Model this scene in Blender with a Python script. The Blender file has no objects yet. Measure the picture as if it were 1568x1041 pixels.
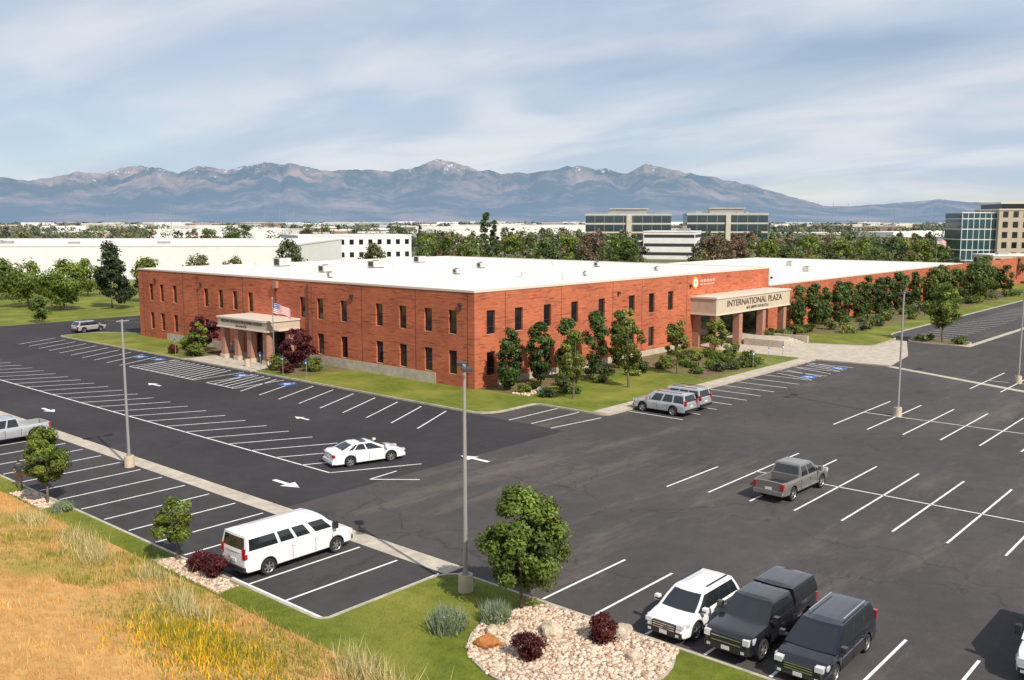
import bpy, math, random, copy
import numpy as np
from mathutils import Vector, Matrix, noise as mn
from mathutils.geometry import tessellate_polygon
random.seed(7); RNG=np.random.default_rng(11)
S=bpy.context.scene
COL=S.collection
# ------------------------------------------------------------------ materials
def nmat(name):
    m=bpy.data.materials.new(name);m.use_nodes=True
    nt=m.node_tree;b=nt.nodes['Principled BSDF'];return m,nt,b
def N(nt,t,**k):
    n=nt.nodes.new(t)
    for a,v in k.items(): setattr(n,a,v)
    return n
def L(nt,a,b): nt.links.new(a,b)
def rgba(c): return (c[0],c[1],c[2],1)
def plain(name,c,rough=.6,metal=0,coat=0,spec=.5):
    m,nt,b=nmat(name);b.inputs['Base Color'].default_value=rgba(c);b.inputs['Roughness'].default_value=rough
    b.inputs['Metallic'].default_value=metal;b.inputs['Coat Weight'].default_value=coat;b.inputs['Specular IOR Level'].default_value=spec
    return m
def noisy(name,c1,c2,scale=1.0,detail=6,rough=.85,bump=0.0,c3=None,scale3=.1,lo=.35,hi=.65,bscale=None,lo3=.45,hi3=.6,spec=.3,stretch=(1,1,1)):
    m,nt,b=nmat(name);b.inputs['Roughness'].default_value=rough;b.inputs['Specular IOR Level'].default_value=spec
    tc=N(nt,'ShaderNodeNewGeometry')
    mp=N(nt,'ShaderNodeMapping');mp.inputs['Scale'].default_value=stretch;L(nt,tc.outputs['Position'],mp.inputs[0])
    n1=N(nt,'ShaderNodeTexNoise');n1.inputs['Scale'].default_value=scale;n1.inputs['Detail'].default_value=detail;n1.inputs['Roughness'].default_value=.65
    L(nt,mp.outputs[0],n1.inputs['Vector'])
    r=N(nt,'ShaderNodeMapRange');r.inputs[1].default_value=lo;r.inputs[2].default_value=hi;L(nt,n1.outputs[0],r.inputs[0])
    mx=N(nt,'ShaderNodeMix',data_type='RGBA');mx.inputs[6].default_value=rgba(c1);mx.inputs[7].default_value=rgba(c2);L(nt,r.outputs[0],mx.inputs[0])
    out=mx.outputs[2]
    if c3:
        n3=N(nt,'ShaderNodeTexNoise');n3.inputs['Scale'].default_value=scale3;n3.inputs['Detail'].default_value=5;L(nt,mp.outputs[0],n3.inputs['Vector'])
        r3=N(nt,'ShaderNodeMapRange');r3.inputs[1].default_value=lo3;r3.inputs[2].default_value=hi3;L(nt,n3.outputs[0],r3.inputs[0])
        m3=N(nt,'ShaderNodeMix',data_type='RGBA');L(nt,r3.outputs[0],m3.inputs[0]);L(nt,out,m3.inputs[6]);m3.inputs[7].default_value=rgba(c3);out=m3.outputs[2]
    L(nt,out,b.inputs['Base Color'])
    if bump:
        nb=N(nt,'ShaderNodeTexNoise');nb.inputs['Scale'].default_value=bscale or scale*4;nb.inputs['Detail'].default_value=4;L(nt,tc.outputs['Position'],nb.inputs['Vector'])
        bp=N(nt,'ShaderNodeBump');bp.inputs['Strength'].default_value=bump;bp.inputs['Distance'].default_value=.05;L(nt,nb.outputs[0],bp.inputs['Height']);L(nt,bp.outputs[0],b.inputs['Normal'])
    return m
def vcol(name,rough=.7,trans=.0,spec=.3):
    m,nt,b=nmat(name);b.inputs['Roughness'].default_value=rough;b.inputs['Specular IOR Level'].default_value=spec
    a=N(nt,'ShaderNodeAttribute');a.attribute_name='tint';L(nt,a.outputs['Color'],b.inputs['Base Color'])
    if trans:
        t=N(nt,'ShaderNodeBsdfTranslucent');L(nt,a.outputs['Color'],t.inputs[0]);mx=N(nt,'ShaderNodeMixShader');mx.inputs[0].default_value=trans
        L(nt,b.outputs[0],mx.inputs[1]);L(nt,t.outputs[0],mx.inputs[2]);L(nt,mx.outputs[0],nt.nodes['Material Output'].inputs[0])
    return m
M_leaf=vcol('foliage',.5,.3,.35); M_rock=vcol('stone',.85); M_blade=vcol('grass_blades',.7,.2)
M_bark=noisy('bark',(.10,.075,.055),(.2,.16,.12),6,bump=.4)
def asphalt(name,base,patch,crack=.5,lo=.42,hi=.66,stain=None):
    m,nt,b=nmat(name);b.inputs['Roughness'].default_value=.88;b.inputs['Specular IOR Level'].default_value=.25
    g=N(nt,'ShaderNodeNewGeometry')
    def noise(s,d,rg=.6):
        n=N(nt,'ShaderNodeTexNoise');n.inputs['Scale'].default_value=s;n.inputs['Detail'].default_value=d;n.inputs['Roughness'].default_value=rg;L(nt,g.outputs['Position'],n.inputs['Vector']);return n
    def rng(n,a,bb,c=0,d=1):
        r=N(nt,'ShaderNodeMapRange');r.inputs[1].default_value=a;r.inputs[2].default_value=bb;r.inputs[3].default_value=c;r.inputs[4].default_value=d;L(nt,n,r.inputs[0]);return r.outputs[0]
    big=rng(noise(.07,7,.72).outputs[0],lo,hi)
    mx=N(nt,'ShaderNodeMix',data_type='RGBA');mx.inputs[6].default_value=rgba(base);mx.inputs[7].default_value=rgba(patch);L(nt,big,mx.inputs[0])
    col=mx.outputs[2]
    if stain:
        mp=N(nt,'ShaderNodeMapping');mp.inputs['Location'].default_value=(31,7,0);mp.inputs['Scale'].default_value=(.035,.16,1);L(nt,g.outputs['Position'],mp.inputs[0])
        n=N(nt,'ShaderNodeTexNoise');n.inputs['Scale'].default_value=1;n.inputs['Detail'].default_value=8;n.inputs['Roughness'].default_value=.75;L(nt,mp.outputs[0],n.inputs['Vector'])
        m2=N(nt,'ShaderNodeMix',data_type='RGBA');L(nt,rng(n.outputs[0],.54,.68,0,.8),m2.inputs[0]);L(nt,col,m2.inputs[6]);m2.inputs[7].default_value=rgba(stain);col=m2.outputs[2]
    fine=rng(noise(9,4,.8).outputs[0],.25,.75,.8,1.22)
    med=rng(noise(.9,5,.7).outputs[0],.3,.7,.88,1.12)
    mu=N(nt,'ShaderNodeMath',operation='MULTIPLY');L(nt,fine,mu.inputs[0]);L(nt,med,mu.inputs[1])
    wv=noise(.5,3);ad=N(nt,'ShaderNodeVectorMath',operation='MULTIPLY_ADD');L(nt,wv.outputs['Color'],ad.inputs[0]);ad.inputs[1].default_value=(3,3,0);L(nt,g.outputs['Position'],ad.inputs[2])
    vo=N(nt,'ShaderNodeTexVoronoi',feature='DISTANCE_TO_EDGE');vo.inputs['Scale'].default_value=.11;L(nt,ad.outputs[0],vo.inputs['Vector'])
    cr=rng(vo.outputs['Distance'],0,.007,1-crack,1)
    mu2=N(nt,'ShaderNodeMath',operation='MULTIPLY');L(nt,mu.outputs[0],mu2.inputs[0]);L(nt,cr,mu2.inputs[1])
    vm=N(nt,'ShaderNodeVectorMath',operation='SCALE');L(nt,col,vm.inputs[0]);L(nt,mu2.outputs[0],vm.inputs['Scale'])
    L(nt,vm.outputs[0],b.inputs['Base Color'])
    return m
M_asph=asphalt('asphalt',(.064,.057,.057),(.085,.076,.073),.32,stain=(.14,.117,.10))
M_asph_dark=asphalt('asphalt_sealed',(.036,.033,.038),(.052,.047,.051),.2)
M_paint_line=noisy('road_paint',(.8,.8,.78),(.4,.39,.38),1.6,rough=.8,lo=.52,hi=.8)
M_blue=plain('blue_paint',(.05,.16,.5),.7)
M_conc=noisy('concrete',(.55,.48,.40),(.38,.33,.27),1.2,bump=.1)
M_kerb=noisy('kerb_concrete',(.52,.46,.38),(.33,.29,.24),1.5)
M_lawn=noisy('lawn_grass',(.15,.185,.016),(.09,.12,.012),1.6,bump=.6,bscale=18,c3=(.25,.235,.04),scale3=.22,lo3=.42,hi3=.72)
M_dry=noisy('dry_grass',(.62,.36,.13),(.44,.24,.08),1.5,bump=.8,bscale=12,c3=(.28,.24,.045),scale3=.13,lo3=.55,hi3=.68)
M_mulch=noisy('mulch',(.25,.16,.10),(.13,.085,.05),5,bump=.6,c3=(.1,.13,.03),scale3=.6)
M_gravel=noisy('gravel',(.5,.38,.29),(.28,.2,.15),7,bump=.6)
M_far=noisy('far_plain',(.10,.12,.05),(.17,.165,.09),.02,c3=(.28,.25,.2),scale3=.006,lo3=.5,hi3=.62)
def brick():
    m,nt,b=nmat('red_brick');b.inputs['Roughness'].default_value=.9;b.inputs['Specular IOR Level'].default_value=.2
    g=N(nt,'ShaderNodeNewGeometry');sp=N(nt,'ShaderNodeSeparateXYZ');L(nt,g.outputs['Position'],sp.inputs[0])
    ad=N(nt,'ShaderNodeMath',operation='ADD');L(nt,sp.outputs[0],ad.inputs[0]);L(nt,sp.outputs[1],ad.inputs[1])
    cb=N(nt,'ShaderNodeCombineXYZ');L(nt,ad.outputs[0],cb.inputs[0]);L(nt,sp.outputs[2],cb.inputs[1])
    br=N(nt,'ShaderNodeTexBrick');br.inputs['Scale'].default_value=1;br.inputs['Brick Width'].default_value=.6;br.inputs['Row Height'].default_value=.2;br.inputs['Mortar Size'].default_value=.014
    br.inputs['Color1'].default_value=(.55,.16,.078,1);br.inputs['Color2'].default_value=(.44,.118,.058,1);br.inputs['Mortar'].default_value=(.32,.13,.085,1);L(nt,cb.outputs[0],br.inputs['Vector'])
    mp=N(nt,'ShaderNodeMapping');mp.inputs['Scale'].default_value=(.5,5.0,1);L(nt,cb.outputs[0],mp.inputs[0])
    n1=N(nt,'ShaderNodeTexNoise');n1.inputs['Scale'].default_value=1;n1.inputs['Detail'].default_value=3;L(nt,mp.outputs[0],n1.inputs['Vector'])
    r=N(nt,'ShaderNodeMapRange');r.inputs[1].default_value=.56;r.inputs[2].default_value=.68;r.inputs[3].default_value=1;r.inputs[4].default_value=.5;L(nt,n1.outputs[0],r.inputs[0])
    n2=N(nt,'ShaderNodeTexNoise');n2.inputs['Scale'].default_value=.25;n2.inputs['Detail'].default_value=5;L(nt,cb.outputs[0],n2.inputs['Vector'])
    r2=N(nt,'ShaderNodeMapRange');r2.inputs[1].default_value=.3;r2.inputs[2].default_value=.7;r2.inputs[3].default_value=.8;r2.inputs[4].default_value=1.2;L(nt,n2.outputs[0],r2.inputs[0])
    mu=N(nt,'ShaderNodeMath',operation='MULTIPLY');L(nt,r.outputs[0],mu.inputs[0]);L(nt,r2.outputs[0],mu.inputs[1])
    vm=N(nt,'ShaderNodeVectorMath',operation='SCALE');L(nt,br.outputs[0],vm.inputs[0]);L(nt,mu.outputs[0],vm.inputs['Scale']);L(nt,vm.outputs[0],b.inputs['Base Color'])
    bp=N(nt,'ShaderNodeBump');bp.inputs['Strength'].default_value=.6;bp.inputs['Distance'].default_value=.03;L(nt,n1.outputs[0],bp.inputs['Height']);L(nt,bp.outputs[0],b.inputs['Normal'])
    return m
M_brick=brick()
M_brickpier=noisy('pink_stone',(.42,.22,.16),(.33,.16,.11),3)
M_glass=plain('dark_glass',(.012,.015,.018),.06,0,0,.8)
M_frame=plain('dark_frame',(.05,.035,.03),.5)
M_roof=noisy('white_roof_membrane',(.84,.80,.75),(.72,.68,.63),.25,rough=.7)
M_coping=plain('tan_coping',(.66,.58,.48),.5)
M_stucco=noisy('tan_stucco',(.56,.47,.36),(.5,.41,.31),1.5)
M_white=noisy('white_wall',(.8,.79,.77),(.72,.71,.69),.3)
M_metal=plain('galvanised_metal',(.42,.42,.43),.45,.6)
M_pole=plain('painted_pole',(.36,.35,.35),.45,.3)
M_darkmetal=plain('bronze_metal',(.06,.05,.05),.5,.3)
M_lampbase=noisy('lamp_base',(.6,.5,.36),(.5,.4,.3),3)
M_orange=plain('sign_orange',(.8,.3,.03));M_letter=plain('sign_letters',(.1,.07,.05))
M_signwhite=plain('sign_white',(.8,.8,.78))
# ------------------------------------------------------------------ mesh builder
class MB:
    def __init__(s): s.v=[];s.f=[];s.m=[]
    def add(s,vs,fs,mi=0):
        o=len(s.v);s.v+= [tuple(p) for p in vs]
        for f in fs: s.f.append([o+i for i in f]);s.m.append(mi)
    def quad(s,a,b,c,d,mi=0): s.add([a,b,c,d],[(0,1,2,3)],mi)
    def box(s,x0,x1,y0,y1,z0,z1,mi=0,ang=0,c=None):
        vs=[(x,y,z) for z in (z0,z1) for y in (y0,y1) for x in (x0,x1)]
        if ang:
            cx,cy=c or ((x0+x1)/2,(y0+y1)/2);ca,sa=math.cos(ang),math.sin(ang)
            vs=[(cx+(x-cx)*ca-(y-cy)*sa,cy+(x-cx)*sa+(y-cy)*ca,z) for x,y,z in vs]
        s.add(vs,[(0,2,3,1),(4,5,7,6),(0,1,5,4),(2,6,7,3),(0,4,6,2),(1,3,7,5)],mi)
    def tube(s,p0,p1,r0,r1,n=10,mi=0,cap=True):
        p0=Vector(p0);p1=Vector(p1);d=(p1-p0).normalized();a=d.orthogonal().normalized();b=d.cross(a)
        vs=[];
        for p,r in((p0,r0),(p1,r1)):
            for i in range(n):
                t=2*math.pi*i/n;vs.append(p+a*r*math.cos(t)+b*r*math.sin(t))
        fs=[(i,(i+1)%n,n+(i+1)%n,n+i) for i in range(n)]
        if cap: fs+=[tuple(range(n))[::-1],tuple(range(n,2*n))]
        s.add(vs,fs,mi)
    def flat(s,poly,z,mi=0):
        pts=[Vector((x,y,0)) for x,y in poly];tr=tessellate_polygon([pts])
        fs=[]
        for a,b,c in tr:
            k=(pts[b]-pts[a]).cross(pts[c]-pts[a]).z
            if abs(k)>1e-7: fs.append((a,b,c) if k>0 else (a,c,b))
        s.add([(x,y,z) for x,y in poly],fs,mi)
    def prism(s,poly,z0,z1,mi=0):
        n=len(poly);s.add([(x,y,z0) for x,y in poly]+[(x,y,z1) for x,y in poly],[(i,(i+1)%n,n+(i+1)%n,n+i) for i in range(n)],mi);s.flat(poly,z1,mi)
    def build(s,name,mats,parent=None,smooth=None,loc=None,rot=0):
        me=bpy.data.meshes.new(name);me.from_pydata(s.v,[],s.f)
        for m in mats: me.materials.append(m)
        me.polygons.foreach_set('material_index',s.m)
        if smooth is not None:
            me.polygons.foreach_set('use_smooth',[True]*len(s.f));me.set_sharp_from_angle(angle=math.radians(smooth))
        me.update();ob=bpy.data.objects.new(name,me);COL.objects.link(ob)
        if parent: ob.parent=parent
        if loc: ob.location=loc
        ob.rotation_euler[2]=rot
        return ob
def empty(name,loc=(0,0,0)):
    e=bpy.data.objects.new(name,None);COL.objects.link(e);e.location=loc;return e
def np_mesh(name,V,F,C,mats,mi=None,parent=None):
    me=bpy.data.meshes.new(name);k=F.shape[1]
    me.vertices.add(len(V));me.vertices.foreach_set('co',V.astype(np.float32).ravel())
    me.loops.add(F.size);me.loops.foreach_set('vertex_index',F.astype(np.int32).ravel())
    me.polygons.add(len(F));me.polygons.foreach_set('loop_start',np.arange(0,F.size,k,dtype=np.int32));me.polygons.foreach_set('loop_total',np.full(len(F),k,dtype=np.int32))
    for m in mats: me.materials.append(m)
    if mi is not None: me.polygons.foreach_set('material_index',mi.astype(np.int32))
    a=me.color_attributes.new('tint','FLOAT_COLOR','POINT')
    CC=np.ones((len(V),4),dtype=np.float32);CC[:,:3]=C;a.data.foreach_set('color',CC.ravel())
    me.update(calc_edges=True);me.validate();ob=bpy.data.objects.new(name,me);COL.objects.link(ob)
    if parent: ob.parent=parent
    return ob
# ------------------------------------------------------------------ foliage
def leaves(c,R,Rz,n,ls,tint,K=40,shape='round',var=.3,rng=RNG,cr=None):
    u=rng.uniform(-.98,.98,K)
    if shape=='column': prof=(1-np.abs(u)**3)*(.85+.15*rng.random(K))
    elif shape=='cone': prof=(1-(u+1)/2)*.95+.06
    elif shape=='egg': prof=np.sqrt(1-u*u)*(1-.22*u)
    else: prof=np.sqrt(1-u*u)
    th=rng.uniform(0,2*np.pi,K);rr=prof*np.sqrt(rng.uniform(.15,1,K))*rng.uniform(.85,1.12,K)
    crr=(cr or .3)*R
    P=np.stack([rr*np.cos(th)*(R-crr*.5),rr*np.sin(th)*(R-crr*.5),u*(Rz-crr*.4)],1)
    kb=1+rng.uniform(-var,var,K)*1.2
    idx=rng.integers(0,K,n)
    d=rng.normal(size=(n,3));d/=np.linalg.norm(d,axis=1)[:,None];d*=(rng.random(n)**.45)[:,None]
    sz=crr*(.7+.6*rng.random(K))[idx]
    Q=P[idx]+d*sz[:,None]*np.array([1,1,.8])
    out=Q/np.array([R,R,Rz])
    nr=out*.6+d*.8+rng.normal(size=(n,3))*.55+np.array([0,0,.35]);nr/=np.linalg.norm(nr,axis=1)[:,None]
    a=np.cross(nr,rng.normal(size=(n,3)));a/=np.linalg.norm(a,axis=1)[:,None];b=np.cross(nr,a)
    s=ls*rng.uniform(.6,1.3,n)[:,None];w=s*.58
    Q=Q+np.array(c)
    V=np.stack([Q-a*s,Q-b*w,Q+a*s,Q+b*w],1).reshape(-1,3)
    F=np.arange(4*n).reshape(n,4)
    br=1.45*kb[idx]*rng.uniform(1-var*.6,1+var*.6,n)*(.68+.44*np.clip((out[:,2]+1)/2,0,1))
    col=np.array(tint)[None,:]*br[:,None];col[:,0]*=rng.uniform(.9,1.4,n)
    return V,F,np.repeat(col,4,axis=0)
def tubes_np(segs,n=7):
    Vs=[];Fs=[];o=0
    for p0,p1,r0,r1 in segs:
        p0=np.array(p0,float);p1=np.array(p1,float);d=p1-p0;d/=np.linalg.norm(d);a=np.cross(d,[.3,.9,.2]);a/=np.linalg.norm(a);b=np.cross(d,a)
        t=np.arange(n)*2*np.pi/n
        for p,r in((p0,r0),(p1,r1)): Vs.append(p+np.outer(np.cos(t),a)*r+np.outer(np.sin(t),b)*r)
        i=np.arange(n);Fs.append(np.stack([i,(i+1)%n,n+(i+1)%n,n+i],1)+o);o+=2*n
    return np.concatenate(Vs),np.concatenate(Fs)
G1=(.06,.105,.017);G2=(.088,.135,.019);G3=(.04,.07,.019);G4=(.115,.155,.028)
def tree(name,x,y,z0,H,R,cb,n,ls,tint,shape='egg',K=45,seed=0,limbs=7,var=.3,cr=None):
    rng=np.random.default_rng(seed+5)
    cz=(cb+H)/2;V,F,C=leaves((0,0,cz),R,(H-cb)/2,n,ls,tint,K,shape,var,rng,cr)
    tr=max(.05,H*.016)
    lean=rng.normal(size=2)*.02*H
    segs=[((0,0,-.1),(lean[0]*.4,lean[1]*.4,cb+.1),tr*1.15,tr*.8),((lean[0]*.4,lean[1]*.4,cb),(lean[0],lean[1],H*.8),tr*.8,tr*.2)]
    for i in range(limbs):
        t=rng.uniform(.0,.7);z=cb+(H*.75-cb)*t*.8;a=2*np.pi*i/limbs+rng.normal()*.4;l=R*rng.uniform(.6,.9)*(1-t*.5)
        segs.append(((lean[0]*.5,lean[1]*.5,z),(l*math.cos(a),l*math.sin(a),z+l*rng.uniform(.6,1.2)),tr*.45,tr*.1))
    TV,TF=tubes_np(segs);V2=np.concatenate([TV,V])+np.array([x,y,z0])
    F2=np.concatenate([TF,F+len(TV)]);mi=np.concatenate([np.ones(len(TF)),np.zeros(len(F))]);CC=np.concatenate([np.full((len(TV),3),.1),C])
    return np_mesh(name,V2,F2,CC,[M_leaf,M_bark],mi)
def shrub(name,x,y,z0,H,R,n,ls,tint,seed=0,K=14,var=.25):
    rng=np.random.default_rng(seed+900)
    V,F,C=leaves((x,y,z0+H*.48),R,H*.5,n,ls,tint,K,'round',var,rng,.42)
    V[:,2]=np.maximum(V[:,2],z0)
    segs=[((x,y,z0-.05),(x+R*.4*math.cos(a),y+R*.4*math.sin(a),z0+H*.6),.03,.01) for a in (0,2.1,4.2)]
    TV,TF=tubes_np(segs,5);V2=np.concatenate([TV,V]);F2=np.concatenate([TF,F+len(TV)])
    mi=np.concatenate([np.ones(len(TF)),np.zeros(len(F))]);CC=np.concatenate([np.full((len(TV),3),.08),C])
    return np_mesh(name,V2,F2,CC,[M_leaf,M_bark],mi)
# ------------------------------------------------------------------ ground
def hill_h(x,y):
    d=max(0,-43.2-x);h=.13+3.6*(1-math.exp(-(d/14.0)**1.35))
    return h+.25*min(1,d/3)*mn.noise(Vector((x*.12,y*.12,3)))+.1*min(1,d/2)*mn.noise(Vector((x*.6,y*.6,9)))
g=MB();g.quad((-9000,-9000,-.35),(16000,-9000,-.35),(16000,16000,-.35),(-9000,16000,-.35));g.build('ground',[M_far])
g=MB()
g.box(-41.6,172,-150,92,-.4,0);g.build('asphalt_parking_lot',[M_asph])
g=MB();g.quad((-33.4,-17,.008),(-7.9,-17,.008),(-7.9,92,.008),(-33.4,92,.008));g.quad((-7.9,66,.008),(62,66,.008),(62,92,.008),(-7.9,92,.008))
g.build('sealed_asphalt_lane',[M_asph_dark])
g=MB();g.quad((-41.4,-30.6,.008),(-34.6,-30.6,.008),(-34.6,92,.008),(-41.4,92,.008));g.build('stall_row_asphalt',[asphalt('asphalt_row',(.047,.043,.046),(.066,.061,.062),.25)])
g=MB();
y=92.
while y>-31:
    g.box(-34.6,-33.45,y-2.97,y,-.02,.02);y-=3.0
g.build('concrete_gutter',[M_conc])
g=MB();
def strip(g,a,b,w,z,mi=0):
    a=Vector((a[0],a[1],0));b=Vector((b[0],b[1],0));d=(b-a).normalized();n=Vector((-d.y,d.x,0))*w/2
    g.quad(*[(p.x,p.y,z) for p in (a-n,b-n,b+n,a+n)],mi)
strip(g,(41,-24.4),(33.0,-41),.9,.012);strip(g,(33,-41.1),(26,-75),.9,.012);strip(g,(64,-26),(150,-27),.8,.012)
g.build('concrete_gutter_strip',[M_conc])
g=MB();Z=.018
def ln(x0,y0,x1,y1,w=.12): strip(g,(x0,y0),(x1,y1),w,Z)
ln(-27.3,-13.1,-27.3,44,.13)
y=-13.1
while y<60: ln(-27.3,y,-21.9,y-2.8);y+=2.95
y=-7.9
while y<17: ln(-14.8,y,-8.6,y+3.1);y+=3.05
y=40.5
while y<70: ln(-14.8,y,-8.8,y+3.1);y+=3.05
y=-28.0
ln(-41.3,-30.7,-34.8,-30.7);ln(-41.25,-30.7,-41.25,-24)
while y<80: ln(-41.2,y,-34.9,y+.0);y+=2.75
for k in range(9): ln(-33.9,-36.1-2.6*k,-27.7,-36.1-2.6*k)
for k in range(0,14):
    yy=-33.5-2.68*k
    ln(-15.2,yy,-2.7,yy)
    ln(7.9,yy+1.9,20.5,yy+1.9);ln(32,yy-1.6,44.5,yy-1.6);ln(56,yy-1,68,yy-1);ln(80,yy,92,yy);ln(104,yy,116,yy);ln(128,yy,140,yy)
ln(-15.8,-31,-9.6,-31.05)
ln(-9,-33.5,-9,-68);ln(14.2,-31.6,14.2,-66);ln(38.3,-35,38.3,-68)
for X in(62,86,110,134): ln(X,-34,X,-68)
x=1.6
while x<26: ln(x,-16.5,x,-21.7);x+=2.75
x=26.6
while x<39: ln(x,-16.5,x,-21.7);x+=3.6
x=27
while x<36.5:
    ln(x,-21.5,x+1.6,-17);x+=.9 if int(x*10)%3 else 2.4
ln(-7.8,-11.2,-1.5,-11.2);ln(-7.9,-15.6,-2.2,-16.3);ln(-7.6,-13.4,-1.6,-13.6)
x=72
while x<165: ln(x,-17,x,-22.5);x+=2.8
for (a,b) in ((18.2,23.2),(25.5,39.0)):
    ln(-14.4,a,-8.4,a+.4);ln(-14.4,b,-8.4,b+.4);yy=a+.6
    while yy<b-1: ln(-14.3,yy,-8.5,yy+2.1,.14);yy+=1.05
    ln(-14.4,a,-14.4,b)
ln(-26.6,-16.2,-24.2,-16.0);ln(-26.6,-16.2,-24.6,-18.6)
def arrow(x,y,ang,s=1.0):
    pts=[(-1.2,-.14),(.1,-.14),(.1,-.5),(1.2,0),(.1,.5),(.1,.14),(-1.2,.14)];ca,sa=math.cos(ang),math.sin(ang)
    g.flat([(x+s*(p*ca-q*sa),y+s*(p*sa+q*ca)) for p,q in pts],Z)
arrow(-30.6,-13.1,-math.pi/2,1.1);arrow(-18.6,-17.6,math.pi/2,1.1);arrow(-30.6,21,-math.pi/2);arrow(-18.4,26,math.pi/2);arrow(-18.4,2,math.pi/2,.8)
g.build('parking_stall_lines',[M_paint_line])
g=MB()
for X,Y in((-9.6,16.4),(-9.6,24.3),(-9.6,41.5),(28.4,-20.6),(36.0,-20.6),(-10,45)):
    g.quad((X-.7,Y-.7,.02),(X+.7,Y-.7,.02),(X+.7,Y+.7,.02),(X-.7,Y+.7,.02),0)
    g.tube((X,Y,.021),(X,Y,.024),.32,.32,12,1);g.tube((X,Y,.0245),(X,Y,.0255),.2,.2,12,0);g.quad((X-.06,Y,.0265),(X+.06,Y,.0265),(X+.06,Y+.58,.0265),(X-.06,Y+.58,.0265),1)
g.build('accessible_parking_symbols',[M_blue,M_paint_line])
def offset(poly,d):
    n=len(poly);out=[]
    area=sum(poly[i][0]*poly[(i+1)%n][1]-poly[(i+1)%n][0]*poly[i][1] for i in range(n))
    sg=1 if area>0 else -1
    for i in range(n):
        p0=Vector(poly[i-1]);p1=Vector(poly[i]);p2=Vector(poly[(i+1)%n])
        d1=(p1-p0).normalized();d2=(p2-p1).normalized();n1=Vector((-d1.y,d1.x))*sg;n2=Vector((-d2.y,d2.x))*sg
        m=(n1+n2);k=m.length_squared
        m=m*(2/k) if k>.2 else n1
        out.append((p1.x+m.x*d,p1.y+m.y*d))
    return out
def rounded(poly,r=1.2,seg=5):
    out=[];n=len(poly)
    for i in range(n):
        p0=Vector(poly[i-1][:2]);p1=Vector(poly[i][:2]);p2=Vector(poly[(i+1)%n][:2]);rr=r if len(poly[i])<3 else poly[i][2]
        if rr<.15: out.append((p1.x,p1.y));continue
        l=min(rr,(p0-p1).length*.45,(p2-p1).length*.45);a=p1+(p0-p1).normalized()*l;b=p1+(p2-p1).normalized()*l
        for k in range(seg+1):
            t=k/seg;q=a*(1-t)**2+p1*2*t*(1-t)+b*t*t;out.append((q.x,q.y))
    return out
def island(name,poly,mat,r=1.2,h=.13,kerb=.16):
    P=rounded(poly,r);I=offset(P,kerb);n=len(P);g=MB()
    g.add([(x,y,-.1) for x,y in P]+[(x,y,h+.02) for x,y in P]+[(x,y,h+.02) for x,y in I]+[(x,y,h-.06) for x,y in I],
      [(i,(i+1)%n,n+(i+1)%n,n+i) for i in range(n)]+[(n+i,n+(i+1)%n,2*n+(i+1)%n,2*n+i) for i in range(n)]+[(2*n+i,2*n+(i+1)%n,3*n+(i+1)%n,3*n+i) for i in range(n)],0)
    g.flat(I,h,1)
    return g.build(name,[M_kerb,mat])
island('front_lawn',[(-7.8,25.5),(-7.8,-8.7,2.5),(-1.4,-8.7,.6),(-1.4,-16.3,1.0),(40,-16.3,.1),(40,1,.1),(1,1,.1),(1,25.5,.1)],M_lawn)
island('side_lawn',[(-7.9,38.8,1),(1,38.8,.1),(1,67,.1),(-2,72.5),(-7.9,72.5)],M_lawn)
island('entrance_lawn',[(52.5,1,.1),(52.5,-7),(56,-16.9,1.5),(66,-16.6,1.5),(71,-14,2),(165,-14),(165,1,.1)],M_lawn)
island('planting_island',[(64,-18.5),(69.5,-17.6),(68.8,-25.5),(64,-26)],M_mulch,1.5)
island('lot_edge_island',[(126,-26,1),(152,-26,1),(152,-29,1),(126,-29,1)],M_lawn)
island('berm_lawn',[(-41.5,110,.1),(-41.5,-30.9,.5),(-34.2,-30.9,1.6),(-34.2,-140,.1),(-46,-140,.1),(-46,110,.1)],M_lawn)
g=MB();g.prism([(-7.7,25.7),(0.5,25.7),(0.5,38.6),(-7.7,38.6)],-.1,.14);g.prism([(40.15,.5),(40.15,-16.3),(41,-24.4),(50.7,-23.1),(63.8,-18.6),(63.8,-17.1),(55.7,-17.1),(52.3,-7),(52.3,.5)],-.1,.14)
x=-1.0
while x<39.5: g.box(x,min(x+1.97,40),-16.1,-14.6,.1,.165);x+=2
g.build('concrete_sidewalk',[M_conc])
g=MB();g.prism([(0.5,-4.2),(38,-4.2),(38,-.02),(0.5,-.02)],.1,.15);g.prism([(20,-13.5),(33,-13.8),(38,-8),(38,-4.3),(22,-4.3)],.1,.152);g.prism([(53,-.02),(53,-5),(63,-5.5),(69,-10),(164,-10),(164,-.02)],.1,.15)
g.prism([(-6.5,19),(-.07,18.5),(-.07,25.6),(-6.5,25.6)],.1,.15);g.prism([(-7,39.2),(-.07,39.2),(-.07,47),(-5,47)],.1,.15)
g.build('mulch_bed',[M_mulch])
nx,ny=70,150;vs=[];fs=[]
for i in range(nx+1):
    for j in range(ny+1):
        x=-43.0-(i/nx)**1.3*80;yv=-120+240*j/ny
        ex=.7*mn.noise(Vector((yv*.15,1,1))) if i==0 else 0
        vs.append((x+ex,yv,hill_h(x,yv)+(0.02 if i else .012)))
for i in range(nx):
    for j in range(ny):
        a=i*(ny+1)+j;fs.append((a,a+1,a+ny+2,a+ny+1))
g=MB();g.add(vs,fs);g.build('dry_grass_hill',[M_dry],smooth=80)
g=MB();g.quad((-60,92,-.02),(120,92,-.02),(120,180,-.02),(-60,180,-.02));g.quad((172,-120,-.02),(205,-120,-.02),(205,90,-.02),(172,90,-.02));g.build('far_lawn',[M_lawn])
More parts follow.
